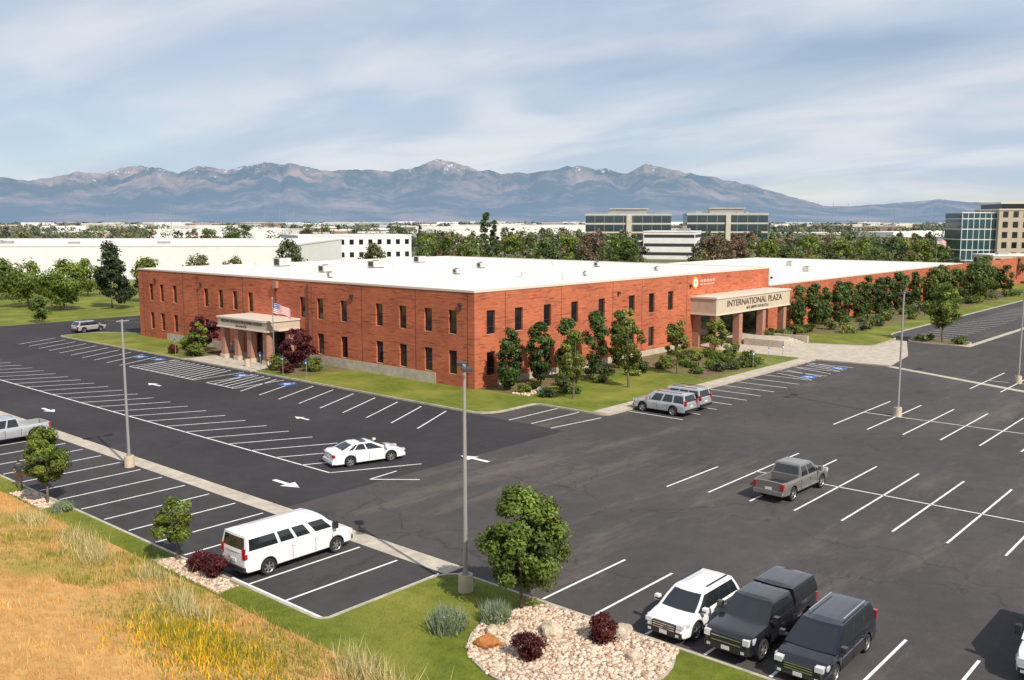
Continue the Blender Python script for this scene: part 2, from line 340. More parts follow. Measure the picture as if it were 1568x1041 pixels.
g=MB();g.quad((206,-300,-.01),(222,-300,-.01),(222,400,-.01),(206,400,-.01));g.quad((62,66,.012),(171,66,.012),(171,91,.012),(62,91,.012));g.build('road',[M_asph])
def blades(name,pts,hs,cols,w=.02,k=4,spread=.12):
    n=len(pts);P=np.repeat(np.array(pts),k,axis=0);H=np.repeat(np.array(hs),k)*RNG.uniform(.5,1.1,n*k);C=np.repeat(np.array(cols),k,axis=0)*RNG.uniform(.7,1.2,(n*k,1))
    P=P+np.concatenate([RNG.normal(size=(n*k,2))*spread,np.full((n*k,1),-.03)],1);a=RNG.uniform(0,2*np.pi,n*k);W=w*(.6+H)
    dx=np.stack([np.cos(a)*W,np.sin(a)*W,0*a],1);ln_=RNG.normal(size=(n*k,2))*.28;tip=P+np.stack([ln_[:,0]*H,ln_[:,1]*H,H],1)
    V=np.stack([P-dx,P+dx,tip],1).reshape(-1,3);np_mesh(name,V,np.arange(len(V)).reshape(-1,3),np.repeat(C,3,axis=0),[M_blade])
pts=[];hs=[];cs=[]
for i in range(22000):
    x=-43.1-19*random.random()**1.2;yv=random.uniform(-48,5);q=mn.noise(Vector((x*.16,yv*.16,5)));q2=mn.noise(Vector((x*.5,yv*.5,2)))
    edge=(-43.1-x)<3.6+1.5*q2 and -42<yv<-12
    pts.append((x,yv,hill_h(x,yv)))
    if (q>.3) or (edge and q2>-.22): cs.append((.25,.27,.045) if random.random()<.75 else (.5,.4,.08))
    else: cs.append((.70+.2*q2,.42+.14*q2,.145+.04*q2))
    hs.append(.25+.2*max(0,q2)+(.12 if edge else 0))
blades('dry_grass_blades',pts,hs,cs,.016)
pts=[];hs=[];cs=[]
for c in [(-44.5,-16.6),(-44.8,-18.2),(-44,-14.5),(-44.8,-25.5),(-45.2,-27),(-43.3,-35.4),(-43.4,-37.2),(-43.9,-36),(-43.2,-39.5),(-44.3,-10),(-44.0,-22)]:
    for i in range(100): 
        x=c[0]+random.gauss(0,.4);yv=c[1]+random.gauss(0,.6);pts.append((x,yv,hill_h(x,yv)));hs.append(random.uniform(.5,1.1));cs.append(random.choice([(.6,.52,.26),(.36,.38,.14),(.7,.55,.3)]))
blades('tall_weeds',pts,hs,cs,.012,3)
pts=[];hs=[];cs=[]
for i in range(1300):
    x=-46.6+random.gauss(0,1.0);yv=-30.3+random.gauss(0,2.0);pts.append((x,yv,hill_h(x,yv)));hs.append(.42);cs.append((.85,.52,.02) if random.random()<.45 else (.24,.27,.035))
blades('yellow_wildflowers',pts,hs,cs,.026,3)
pts=[];hs=[];cs=[]
for i in range(18000):
    if random.random()<.6: x=random.uniform(-43.2,-34.5);yv=random.uniform(-50,-31.2)
    else: x=random.uniform(-43.2,-41.8);yv=random.uniform(-31,0)
    pts.append((x,yv,.13));hs.append(.09);q=mn.noise(Vector((x*.5,yv*.5,0)));cs.append((.15+.06*q,.185+.04*q,.018) if random.random()<.85 else (.28,.28,.07))
blades('lawn_grass_blades',pts,hs,cs,.02,3)
def ico():
    t=(1+5**.5)/2;v=np.array([(-1,t,0),(1,t,0),(-1,-t,0),(1,-t,0),(0,-1,t),(0,1,t),(0,-1,-t),(0,1,-t),(t,0,-1),(t,0,1),(-t,0,-1),(-t,0,1)],float);v/=np.linalg.norm(v[0])
    f=np.array([(0,11,5),(0,5,1),(0,1,7),(0,7,10),(0,10,11),(1,5,9),(5,11,4),(11,10,2),(10,7,6),(7,1,8),(3,9,4),(3,4,2),(3,2,6),(3,6,8),(3,8,9),(4,9,5),(2,4,11),(6,2,10),(8,6,7),(9,8,1)]);return v,f
IV,IF=ico()
def rocks(name,region,n,s0,s1,z=.15):
    Vs=[];Fs=[];Cs=[];o=0
    for i in range(n):
        x,y=region()
        s=random.uniform(s0,s1);v=IV*RNG.uniform(.75,1.2,(12,1))*np.array([s,s*random.uniform(.6,1),s*.6]);a=random.uniform(0,6.28)
        R=np.array([[math.cos(a),-math.sin(a),0],[math.sin(a),math.cos(a),0],[0,0,1]]);Vs.append(v@R.T+np.array([x,y,z+random.uniform(0,s*.4)]));Fs.append(IF+o);o+=12
        c=np.array(random.choice([(.64,.47,.35),(.5,.36,.26),(.72,.58,.47),(.38,.26,.19),(.6,.5,.4)]));Cs.append(np.repeat(c[None],12,0))
    return np_mesh(name,np.concatenate(Vs),np.concatenate(Fs),np.concatenate(Cs),[M_rock])
def inbed():
    while True:
        x=random.uniform(-41,-34.45);y=random.uniform(-44.2,-35.8)
        if ((x+36.9)/3.7)**2+((y+39.9)/3.9)**2<1+.15*mn.noise(Vector((x,y,0))): return x,y
rocks('rock_bed',inbed,5200,.05,.13)
bp=[(-36.9+min(3.6*math.cos(a),2.4),-39.9+3.85*math.sin(a)) for a in [2*math.pi*i/40 for i in range(40)]]
g=MB();g.prism(bp,.1,.15);g.prism([(-42.9,-25.5),(-41.75,-25.3),(-41.75,-20),(-42.7,-19.5)],.1,.15);g.prism([(-42.9,-7.5),(-41.75,-7.5),(-41.75,-3),(-42.7,-3)],.1,.15);g.build('gravel_bed',[M_gravel])
P=bp;I=offset(P,-.12);n=len(P);g=MB();g.add([(x,y,.14) for x,y in I]+[(x,y,.19) for x,y in I]+[(x,y,.19) for x,y in P],[(i,(i+1)%n,n+(i+1)%n,n+i) for i in range(n)]+[(n+i,n+(i+1)%n,2*n+(i+1)%n,2*n+i) for i in range(n)]);g.build('bed_edging',[M_kerb])
rocks('rock_bed',lambda:(random.uniform(-42.8,-41.8),random.uniform(-25.4,-20)),700,.05,.12)
rocks('rock_bed',lambda:(random.uniform(-42.8,-41.8),random.uniform(-7.5,-3)),450,.05,.12)
rocks('rock_bed',lambda:(random.uniform(.6,4),random.uniform(-6,-4.3)),200,.06,.2)
def boulder(x,y,s,col,seed):
    import bmesh
    bm=bmesh.new();bmesh.ops.create_icosphere(bm,subdivisions=3,radius=1)
    for v in bm.verts:
        k=1+.35*mn.noise(v.co*1.3+Vector((seed,0,0)))+.1*mn.noise(v.co*4+Vector((seed,0,0)));v.co=Vector((v.co.x*s*k,v.co.y*s*.7*k,v.co.z*s*.6*k))
    me=bpy.data.meshes.new('boulder');bm.to_mesh(me);bm.free();me.materials.append(noisy('boulder',col,tuple(c*.55 for c in col),3,bump=.5));ob=bpy.data.objects.new('boulder',me);COL.objects.link(ob);ob.location=(x,y,.15+s*.3);ob.rotation_euler[2]=seed
boulder(-36.6,-38.8,.55,(.7,.58,.42),1);boulder(-38.9,-37.6,.5,(.5,.2,.06),2.3);boulder(-34.9,-40.8,.5,(.6,.5,.4),3.1);boulder(-38.0,-36.9,.35,(.66,.55,.4),4);boulder(-36.2,-42.3,.35,(.6,.48,.36),5.5)
boulder(-42.2,-22,.3,(.5,.42,.33),6);boulder(3,-5.5,.5,(.7,.66,.6),7);boulder(12,-5.5,.6,(.7,.66,.6),8)
for i,(x,y,H,R) in enumerate([(-38.7,-39.4,1.15,.66),(-35.7,-40.5,1.15,.66),(-42.0,-22.6,1.05,.6),(-41.9,-23.6,1.1,.66)]): shrub('red_barberry_shrub',x,y,.14,H,R,4200,.05,(.06,.011,.012),i,26)
for i,(x,y,H,R) in enumerate([(-38.9,-35.4,1.0,.9),(-37.1,-36.3,.9,.7),(-42.2,-8.6,.6,.7)]):
    pts=[];hs=[];cs=[]
    for k in range(420):
        a=random.uniform(0,6.28);r=R*.55*random.random()**.5;pts.append((x+r*math.cos(a),y+r*math.sin(a),.15));hs.append(H*random.uniform(.7,1.15)*(1-.3*r/R));cs.append(random.choice([(.2,.28,.12),(.28,.35,.2),(.33,.33,.32)]))
    blades('ornamental_grass',pts,hs,cs,.022,4,.1)
    shrub('lavender_shrub',x+.1,y-.1,.14,H*.75,R*.8,1500,.06,(.12,.18,.08),50+i)
# ------------------------------------------------------------------ trees
tree('ash_tree',-35.5,-36.3,.13,5.1,2.0,.95,23000,.088,(.076,.122,.018),'egg',80,1,9,.36,.25)
tree('young_tree',-42.1,-6.6,.13,4.4,1.35,1.3,8000,.09,G2,'egg',45,2,7,.34,.28)
tree('young_tree',-42.0,-20.6,.13,3.1,1.05,1.0,5600,.075,G2,'egg',34,3,6,.34,.28)
for i,(x,h) in enumerate([(1.6,6.0),(6.0,6.4),(10.4,6.2),(15.0,6.6),(19.6,6.3)]): tree('columnar_tree',x,-2.9-.2*(i%2),.13,h,1.45,.35,5200,.15,(.038,.075,.016),'column',44,20+i,5,.34,.36)
tree('young_tree',2.4,-9.9,.13,6.5,1.3,1.5,3800,.12,G4,'egg',34,31,8,.34,.3)
tree('young_tree',10.5,-10.4,.13,7.5,1.5,1.7,4300,.13,G4,'egg',38,32,8,.34,.3)
tree('young_tree',20.3,-9.8,.13,5.9,1.4,1.5,3600,.12,G4,'egg',32,33,8,.34,.3)
tree('young_tree',35,-6,.13,4.5,1.6,1.0,2600,.13,G4,'egg',24,34,8,.3,.34)
tree('young_tree',66.4,-22.3,.13,8.1,2.4,1.8,4600,.17,G2,'egg',38,35,8,.3,.32)
for i,x in enumerate(np.arange(67,119,4.5)): tree('columnar_tree',float(x),-2.0-.3*(i%2),.13,6.4+.5*math.sin(i*2.3),1.6+.15*math.sin(i*1.7),.1,3000,.19,(.045,.085,.018),'column',38,60+i,4,.34,.38)
for i,x in enumerate(np.arange(120,162,4.6)): tree('shade_tree',float(x),-5+1.5*math.sin(i),.13,7.2+1.1*math.sin(i*3.3),2.6,.6,2400,.26,(.06,.1,.02),'egg',30,80+i,5,.34,.34)
for i,(x,y,h,r) in enumerate([(-3.2,42.5,4.4,2.1),(-3.3,23.5,4.3,2.0)]): tree('purple_plum_tree',x,y,.13,h,r,.5,3800,.16,(.06,.01,.018),'round',32,100+i,6)
for i,(x,y,h,r) in enumerate([(-5.4,24.2,1.7,1.6),(-3.4,20.2,1.5,1.2),(-5.8,40,1.5,1.3),(-3,46.5,1.6,1.3)]): shrub('green_shrub',x,y,.13,h,r,1700,.12,G2,i)
for i,(x,y) in enumerate([(-6.3,44.2),(-6.0,21.6)]): shrub('red_barberry_shrub',x,y,.13,1.1,.9,1100,.1,(.06,.011,.012),60+i)
tree('young_tree',-5.5,39.6,.13,4.0,1.2,.7,1800,.15,G2,'egg',22,104,5)
k=0
rs=random.Random(4)
for x in np.arange(1.5,38,1.9):
    k+=1;yy=-4.2-rs.random()*2.8;shrub('green_shrub',float(x),yy,.13,rs.uniform(.7,1.8),rs.uniform(.7,1.2),700,.12,rs.choice([G1,G2,G4,(.09,.13,.05),G3]),100+k,9)
for x,y in [(22,-11),(24.5,-12.3),(27,-12.6),(29.5,-12.9),(32,-12.6),(25,-8.8),(28.5,-9.3),(31.5,-9.5),(34.5,-10.5),(36.5,-7.2),(33,-7),(1.5,-7.6),(4.2,-7.9),(23.5,-7),(26,-10.8),(30.2,-11.2),(33.5,-12)]:
    k+=1;shrub('green_shrub',x,y,.13,rs.uniform(.6,1.1),rs.uniform(.9,1.4),650,.12,rs.choice([G1,G2,(.05,.08,.03)]),200+k,9)
for x in np.arange(54,164,2.3):
    k+=1;shrub('green_shrub',float(x),-4.0-rs.random()*6*(x>66),.13,rs.uniform(.7,1.7),rs.uniform(1.0,1.7),420,.17,rs.choice([G1,G2,(.09,.13,.05),G3,G4]),300+k,8)
for x,y in [(65.3,-24.6),(67.6,-24.2),(65.2,-20),(67.8,-20.2)]: k+=1;shrub('green_shrub',x,y,.13,.8,.9,380,.14,G1,k,8)
# ------------------------------------------------------------------ main building
B=empty('brick_office_building')
def wall(mb,o,ax,nrm,Lw,z0,z1,ops,dep=.22,mul=True):
    ss=sorted({0,Lw,*[a for q in ops for a in q[:2]]});zs=sorted({z0,z1,*[a for q in ops for a in q[2:4]]})
    P=lambda s,z,d=0:(o[0]+ax[0]*s-nrm[0]*d,o[1]+ax[1]*s-nrm[1]*d,z)
    for i in range(len(ss)-1):
        for j in range(len(zs)-1):
            sm=(ss[i]+ss[i+1])/2;zm=(zs[j]+zs[j+1])/2
            if any(q[0]<sm<q[1] and q[2]<zm<q[3] for q in ops): continue
            mb.quad(P(ss[i],zs[j]),P(ss[i+1],zs[j]),P(ss[i+1],zs[j+1]),P(ss[i],zs[j+1]),0)
    for a,b,c,d in ops:
        mb.quad(P(a,c),P(a,d),P(a,d,dep),P(a,c,dep),0);mb.quad(P(b,c),P(b,d),P(b,d,dep),P(b,c,dep),0)
        mb.quad(P(a,d),P(b,d),P(b,d,dep),P(a,d,dep),0);mb.quad(P(a,c),P(b,c),P(b,c,dep),P(a,c,dep),3)
        mb.quad(P(a,c,dep),P(b,c,dep),P(b,d,dep),P(a,d,dep),1)
        if mul:
            def bar(s0,s1,za,zb):
                q=[P(s0,za,dep-.04),P(s1,za,dep-.04),P(s1,zb,dep-.04),P(s0,zb,dep-.04)];mb.quad(*q,2)
            bar(a,a+.06,c,d);bar(b-.06,b,c,d);bar(a+.06,b-.06,d-.06,d);bar(a+.06,b-.06,c,c+.06);zz=c+(d-c)*.3;bar(a+.06,b-.06,zz,zz+.05)
wb=MB()
opsL=[]
for yv in [2.9,6.3,10.0,13.6,19.4,23.5]:
    opsL+= [(yv-.55,yv+.55,5.2,7.5),(yv-.55,yv+.55,1.3,3.6)]
for yv in [26.7,37.0,40.3,43.5,46.9,54.6,58.0,60.8]: opsL.append((yv-.5,yv+.5,5.2,7.5))
for yv in [46.9,54.6,58.0,60.8]: opsL.append((yv-.5,yv+.5,1.3,3.6))
opsL.append((28.5,36,.2,3.2))
wall(wb,(0,0),(0,1),(-1,0),64.3,0,9.3,opsL)
opsR=[]
for xv in [2.3,6.4,10.9,15.5,20.4,26.3,30.5,34.7]: opsR+=[(xv-.6,xv+.6,5.2,7.5),(xv-.6,xv+.6,1.2,3.5)]
opsR.append((42,46.6,.2,3.9));opsR.append((47,51.6,.2,3.9));opsR.append((52,58,.2,3.9))
wall(wb,(0,0),(1,0),(0,-1),61,0,9.3,opsR)
wall(wb,(61,0),(0,1),(1,0),64.3,0,9.3,[]);wall(wb,(0,64.3),(1,0),(0,1),61,0,9.3,[(x-.5,x+.5,5.2,7.5) for x in range(4,60,5)])
wall(wb,(61,0.02),(1,0),(0,-1),92.8,0,6.75,[(x-.5,x+.5,1.0,5.0) for x in (62.8,64.6,68,72.4,76.8,81.2,90,98.8,107.6,120,130,140,149)])
wall(wb,(153.8,.02),(0,1),(1,0),48,0,6.75,[]);wall(wb,(61,48),(1,0),(0,1),92.8,0,6.75,[])
wb.build('brick_walls',[M_brick,M_glass,M_frame,M_stucco],B)
t=MB()
def coping(x0,x1,y0,y1,z,w=.35,h=.2,p=.06):
    t.box(x0-p,x1+p,y0-p,y0+w,z,z+h,0);t.box(x0-p,x1+p,y1-w,y1+p,z,z+h,0);t.box(x0-p,x0+w,y0+w,y1-w,z,z+h,0);t.box(x1-w,x1+p,y0+w,y1-w,z,z+h,0)
coping(0,61,0,64.3,9.3)
t.box(61.1,153.86,-.04,.35,6.75,6.93,0);t.box(153.5,153.86,.35,48,6.75,6.93,0);t.box(61.1,153.5,47.7,48.06,6.75,6.93,0)
t.quad((.1,.1,9.38),(60.9,.1,9.38),(60.9,64.2,9.38),(.1,64.2,9.38),1);t.quad((61,.1,6.8),(153.7,.1,6.8),(153.7,47.9,6.8),(61,47.9,6.8),1)
t.build('roof',[M_coping,M_roof],B)
d=MB()
for yv in [0.9,8.1,16.4,25,38.6,48.9,52.5,63]: d.box(-.012,.01,yv-.03,yv+.03,.1,9.3,0)
for xv in [4.4,13.2,22.5,28.4,38.5]: d.box(xv-.03,xv+.03,-.012,.01,.1,9.3,0)
for xv in np.arange(68,150,11): d.box(xv-.03,xv+.03,-.0,.03,.1,6.7,0)
d.box(-.06,.01,5.3,26.5,.1,1.15,1);d.box(-.06,.01,38.8,57,.1,1.0,1)
d.box(3.2,38,-.06,.01,.1,.8,1)
for yv in [1.8,17.9,47.9,59.5]: d.box(-.3,-.0,yv-.15,yv+.15,8.0,8.25,2);d.box(-.12,0,yv-.1,yv+.1,7.6,8.0,2)
for yv in [25.6,31.7]: d.tube((-.12,yv,.2),(-.12,yv,9.0),.07,.07,8,2)
d.box(-.35,0,31.2,32.0,8.3,9.1,3)
for xv in [23.5,39.2,61.5]: d.box(xv-.15,xv+.15,-.28,0,7.8,8.1,2)
d.build('wall_details',[M_frame,M_conc,M_darkmetal,M_brickpier],B)
u=MB()
rr=random.Random(3)
for x,y,a,b,h in [(12,38,1.5,1.2,.9),(20,22,.8,.8,.7),(24,42,2.0,1.4,1.0),(33,30,1.0,.9,.8),(47,20,.8,.8,.7),(18,56,2.0,1.6,1.2),(5,28,.6,.6,.6),(44,8,.6,.6,.5),(40,50,1.6,1.3,1.0),(28,8,.5,.5,.5)]:
    u.box(x-a/2,x+a/2,y-b/2,y+b/2,9.5,9.4+h,0);u.box(x-a/2+.1,x+a/2-.1,y-b/2+.1,y+b/2-.1,9.38,9.5,1);u.tube((x,y,9.4+h),(x,y,9.48+h),min(a,b)*.32,min(a,b)*.32,12,1)
    u.box(x-a/2-.01,x-a/2,y-b/2+.2,y+b/2-.2,9.6,9.3+h,1)
for x,y in [(70,10),(101,12),(120,24)]:
    u.box(x-.6,x+.6,y-.6,y+.6,6.9,7.7,0);u.tube((x,y,7.7),(x,y,7.8),.4,.4,12,1)
for i in range(14): 
    x,y=rr.uniform(3,58),rr.uniform(3,60);u.tube((x,y,9.38),(x,y,9.38+rr.uniform(.3,.7)),.1,.1,8,0)
u.tube((22,13,9.38),(22,13,10.2),.06,.06,6,0);u.tube((21.9,12.9,10.2),(21.7,12.6,10.35),.1,.5,14,0)
u.build('roof_units',[plain('roof_unit_metal',(.55,.54,.52),.5,.1),M_darkmetal],B)
p=MB()
p.box(-4.5,-.0,27.3,37.0,3.95,4.87,0);p.box(-4.62,0,27.18,37.12,4.87,5.06,2);p.box(-4.62,0,27.18,37.12,3.8,3.95,2)
for yy in (27.9,31.0,33.6,36.4): 
    p.box(-4.3,-3.55,yy-.38,yy+.38,.6,3.8,1);p.box(-4.4,-3.45,yy-.48,yy+.48,.14,.6,0)
p.box(-1.4,-.7,27.5,28.2,.14,3.8,1)
p.box(39.5,60.2,-3.6,-.0,4.5,6.4,0);p.box(39.38,60.32,-3.72,0,6.4,6.62,2);p.box(39.38,60.32,-3.7,-.0,4.35,4.5,2)
for xx in (40.4,46.4,53,59.3): p.box(xx-.45,xx+.45,-3.4,-2.5,.14,4.35,1)
p.box(40,40.6,-.9,-.01,.14,4.35,1)
for i in range(5): p.box(47-.0,53.5,-9+i*.5,-8.5+i*.5,.1,.14+.12*(i+1),3)
p.box(47,53.5,-6.5,-.1,.1,.74,3);p.box(46.6,46.95,-9.3,-3.8,.1,1.0,3);p.box(53.6,53.95,-9.3,-3.8,.1,1.0,3)
p.build('entrance_porticos',[M_stucco,M_brickpier,M_coping,M_conc],B)
def text(name,body,size,loc,rot,mat,ext=.02):
    cu=bpy.data.curves.new(name,'FONT');cu.body=body;cu.size=size;cu.extrude=ext;cu.align_x='CENTER';cu.align_y='CENTER';cu.materials.append(mat)
    ob=bpy.data.objects.new(name,cu);COL.objects.link(ob);ob.location=loc;ob.rotation_euler=rot;ob.parent=B;return ob
tx=text('international_plaza_sign','INTERNATIONAL PLAZA',1.15,(49.9,-3.63,5.65),(math.pi/2,0,0),M_letter,.03);tx.scale[0]=1.22
text('address_sign','4621 JIMMY DOOLITTLE',.5,(50.5,-3.63,4.85),(math.pi/2,0,0),M_letter).scale[0]=1.2
text('processing_station_sign','MILITARY ENTRANCE PROCESSING STATION',.4,(-4.52,32.15,4.58),(math.pi/2,0,-math.pi/2),M_letter)
text('city_sign','Salt Lake City',.4,(-4.52,32.15,4.16),(math.pi/2,0,-math.pi/2),M_letter)
lg=MB();lg.tube((40.4,-.08,8.25),(40.4,-.0,8.25),.75,.75,24,0);lg.tube((40.4,-.12,8.25),(40.4,-.081,8.25),.5,.5,24,1);lg.tube((40.4,-.15,8.25),(40.4,-.121,8.25),.22,.22,20,2)
for i in range(5): lg.box(41.7+i*.75,42.25+i*.75,-.08,-.005,8.25,8.6,2);lg.box(41.7+i*.75,42.2+i*.75,-.08,-.005,7.85,8.08,2)
lg.build('company_logo_sign',[M_orange,M_signwhite,plain('sign_faded',(.7,.36,.27))],B)
# ------------------------------------------------------------------ lamps, flags, signs
def lamp(x,y,h=9.8,z=0,ang=0):
    g=MB();g.tube((0,0,-.05),(0,0,.75),.33,.31,18,1);g.tube((0,0,.75),(0,0,.8),.2,.2,12,0);g.tube((0,0,.8),(0,0,h),.1,.065,12,0)
    g.box(-.55,.55,-.035,.035,h-.12,h-.05,0)
    for s in(-1,1): 
        g.box(s*.8-.32,s*.8+.32,-.2,.2,h-.16,h-.02,2);g.box(s*.8-.24,s*.8+.24,-.14,.14,h-.18,h-.16,3)
    for a in range(4): g.tube((.15*math.cos(a*1.57+.78),.15*math.sin(a*1.57+.78),.8),(.15*math.cos(a*1.57+.78),.15*math.sin(a*1.57+.78),.86),.02,.02,6,0)
    g.build('street_lamp',[M_pole,M_lampbase,M_darkmetal,M_signwhite],None,40,(x,y,z),ang)
lamp(-35.0,-2.0,9.7);lamp(-35.6,-33.2,9.9,.13,.9);lamp(14.5,-34.3,10.3);lamp(38.4,-37.8,10.2);lamp(86,-36,10);lamp(134,-34,10);lamp(-35.0,38,9.7)
M_fr=plain('flag_red',(.5,.03,.04));M_fw=plain('flag_white',(.75,.75,.75));M_fb=plain('flag_blue',(.03,.05,.2))
def flagpole(x,y,h,s=1.0,ang=0):
    g=MB();g.tube((0,0,0),(0,0,h),.07,.04,10,0);g.tube((0,0,h),(0,0,h+.12),.09,.05,10,0);g.tube((0,0,0),(0,0,.15),.25,.25,14,0)
    nx,nz=26,13;W=2.2*s;Hh=1.2*s;z1=h-.5
    def P(i,j):
        u=i/nx;return (.08+W*u*.82,.2*math.sin(u*9)*u,z1-Hh*(j/nz)*(1-.15*u)-W*.34*u*u+.06*math.sin(u*8+j*.2))
    for j in range(nz):
        for i in range(nx):
            mi=1 if j%2==0 else 2
            if j<7 and i<10: mi=2 if (i%2==1 and j%2==1) else 3
            g.quad(P(i,j),P(i+1,j),P(i+1,j+1),P(i,j+1),mi)
    g.build('flagpole_with_flag',[M_metal,M_fr,M_fw,M_fb],None,None,(x,y,.13),ang)
flagpole(-5.0,25.2,7.6,1.0,-.75);flagpole(195,18,12,1.4,-.75)
M_sf=plain('sign_face',(.05,.16,.5))
def sign(x,y,ang=0):
    g=MB();g.tube((0,0,0),(0,0,2.1),.03,.03,8,0);g.box(-.16,.16,-.045,-.03,1.55,2.05,1);g.box(-.12,.12,-.05,-.046,1.62,1.8,2);g.build('parking_sign',[M_metal,M_sf,M_signwhite],None,None,(x,y,.13),ang)
for x,y in[(28.4,-14.3),(32,-14.3),(35.6,-14.3)]: sign(x,y,0)
for y in(16.5,20.5,24.5,42): sign(-7.2,y,-math.pi/2)
g=MB();g.tube((0,0,0),(0,0,.9),.3,.33,14,0);g.tube((0,0,.9),(0,0,1.05),.36,.2,14,1);g.build('litter_bin',[M_stucco,M_darkmetal],None,40,(-6.2,28.5,.14))
# ------------------------------------------------------------------ vehicles
M_tire=plain('tyre_rubber',(.018,.018,.018),.8);M_rim=plain('alloy_rim',(.5,.5,.52),.3,.8);M_trim=plain('black_trim',(.02,.02,.022),.5)
M_head=plain('headlamp',(.7,.72,.75),.1,.2,1);M_tail=plain('tail_lamp',(.4,.01,.01),.2,0,1);M_plate=plain('number_plate',(.65,.65,.6),.5);M_chrome=plain('chrome',(.6,.6,.62),.15,.9)
M_cglass=plain('vehicle_glass',(.015,.019,.022),.04,0,0,.9)
def paintm(n,c,metal=0,rough=.3): return plain(n,c,rough,metal,1)
P_white=paintm('white_paint',(.82,.82,.82));P_silver=paintm('silver_paint',(.5,.51,.53),.4);P_black=paintm('black_paint',(.010,.010,.014));P_blue=paintm('navy_paint',(.007,.008,.017));P_tan=paintm('pewter_paint',(.22,.205,.19),.35);P_redc=paintm('red_paint',(.4,.02,.02))
def interp(pts,x):
    xs=[p[0] for p in pts];zs=[p[1] for p in pts];return float(np.interp(x,xs,zs))
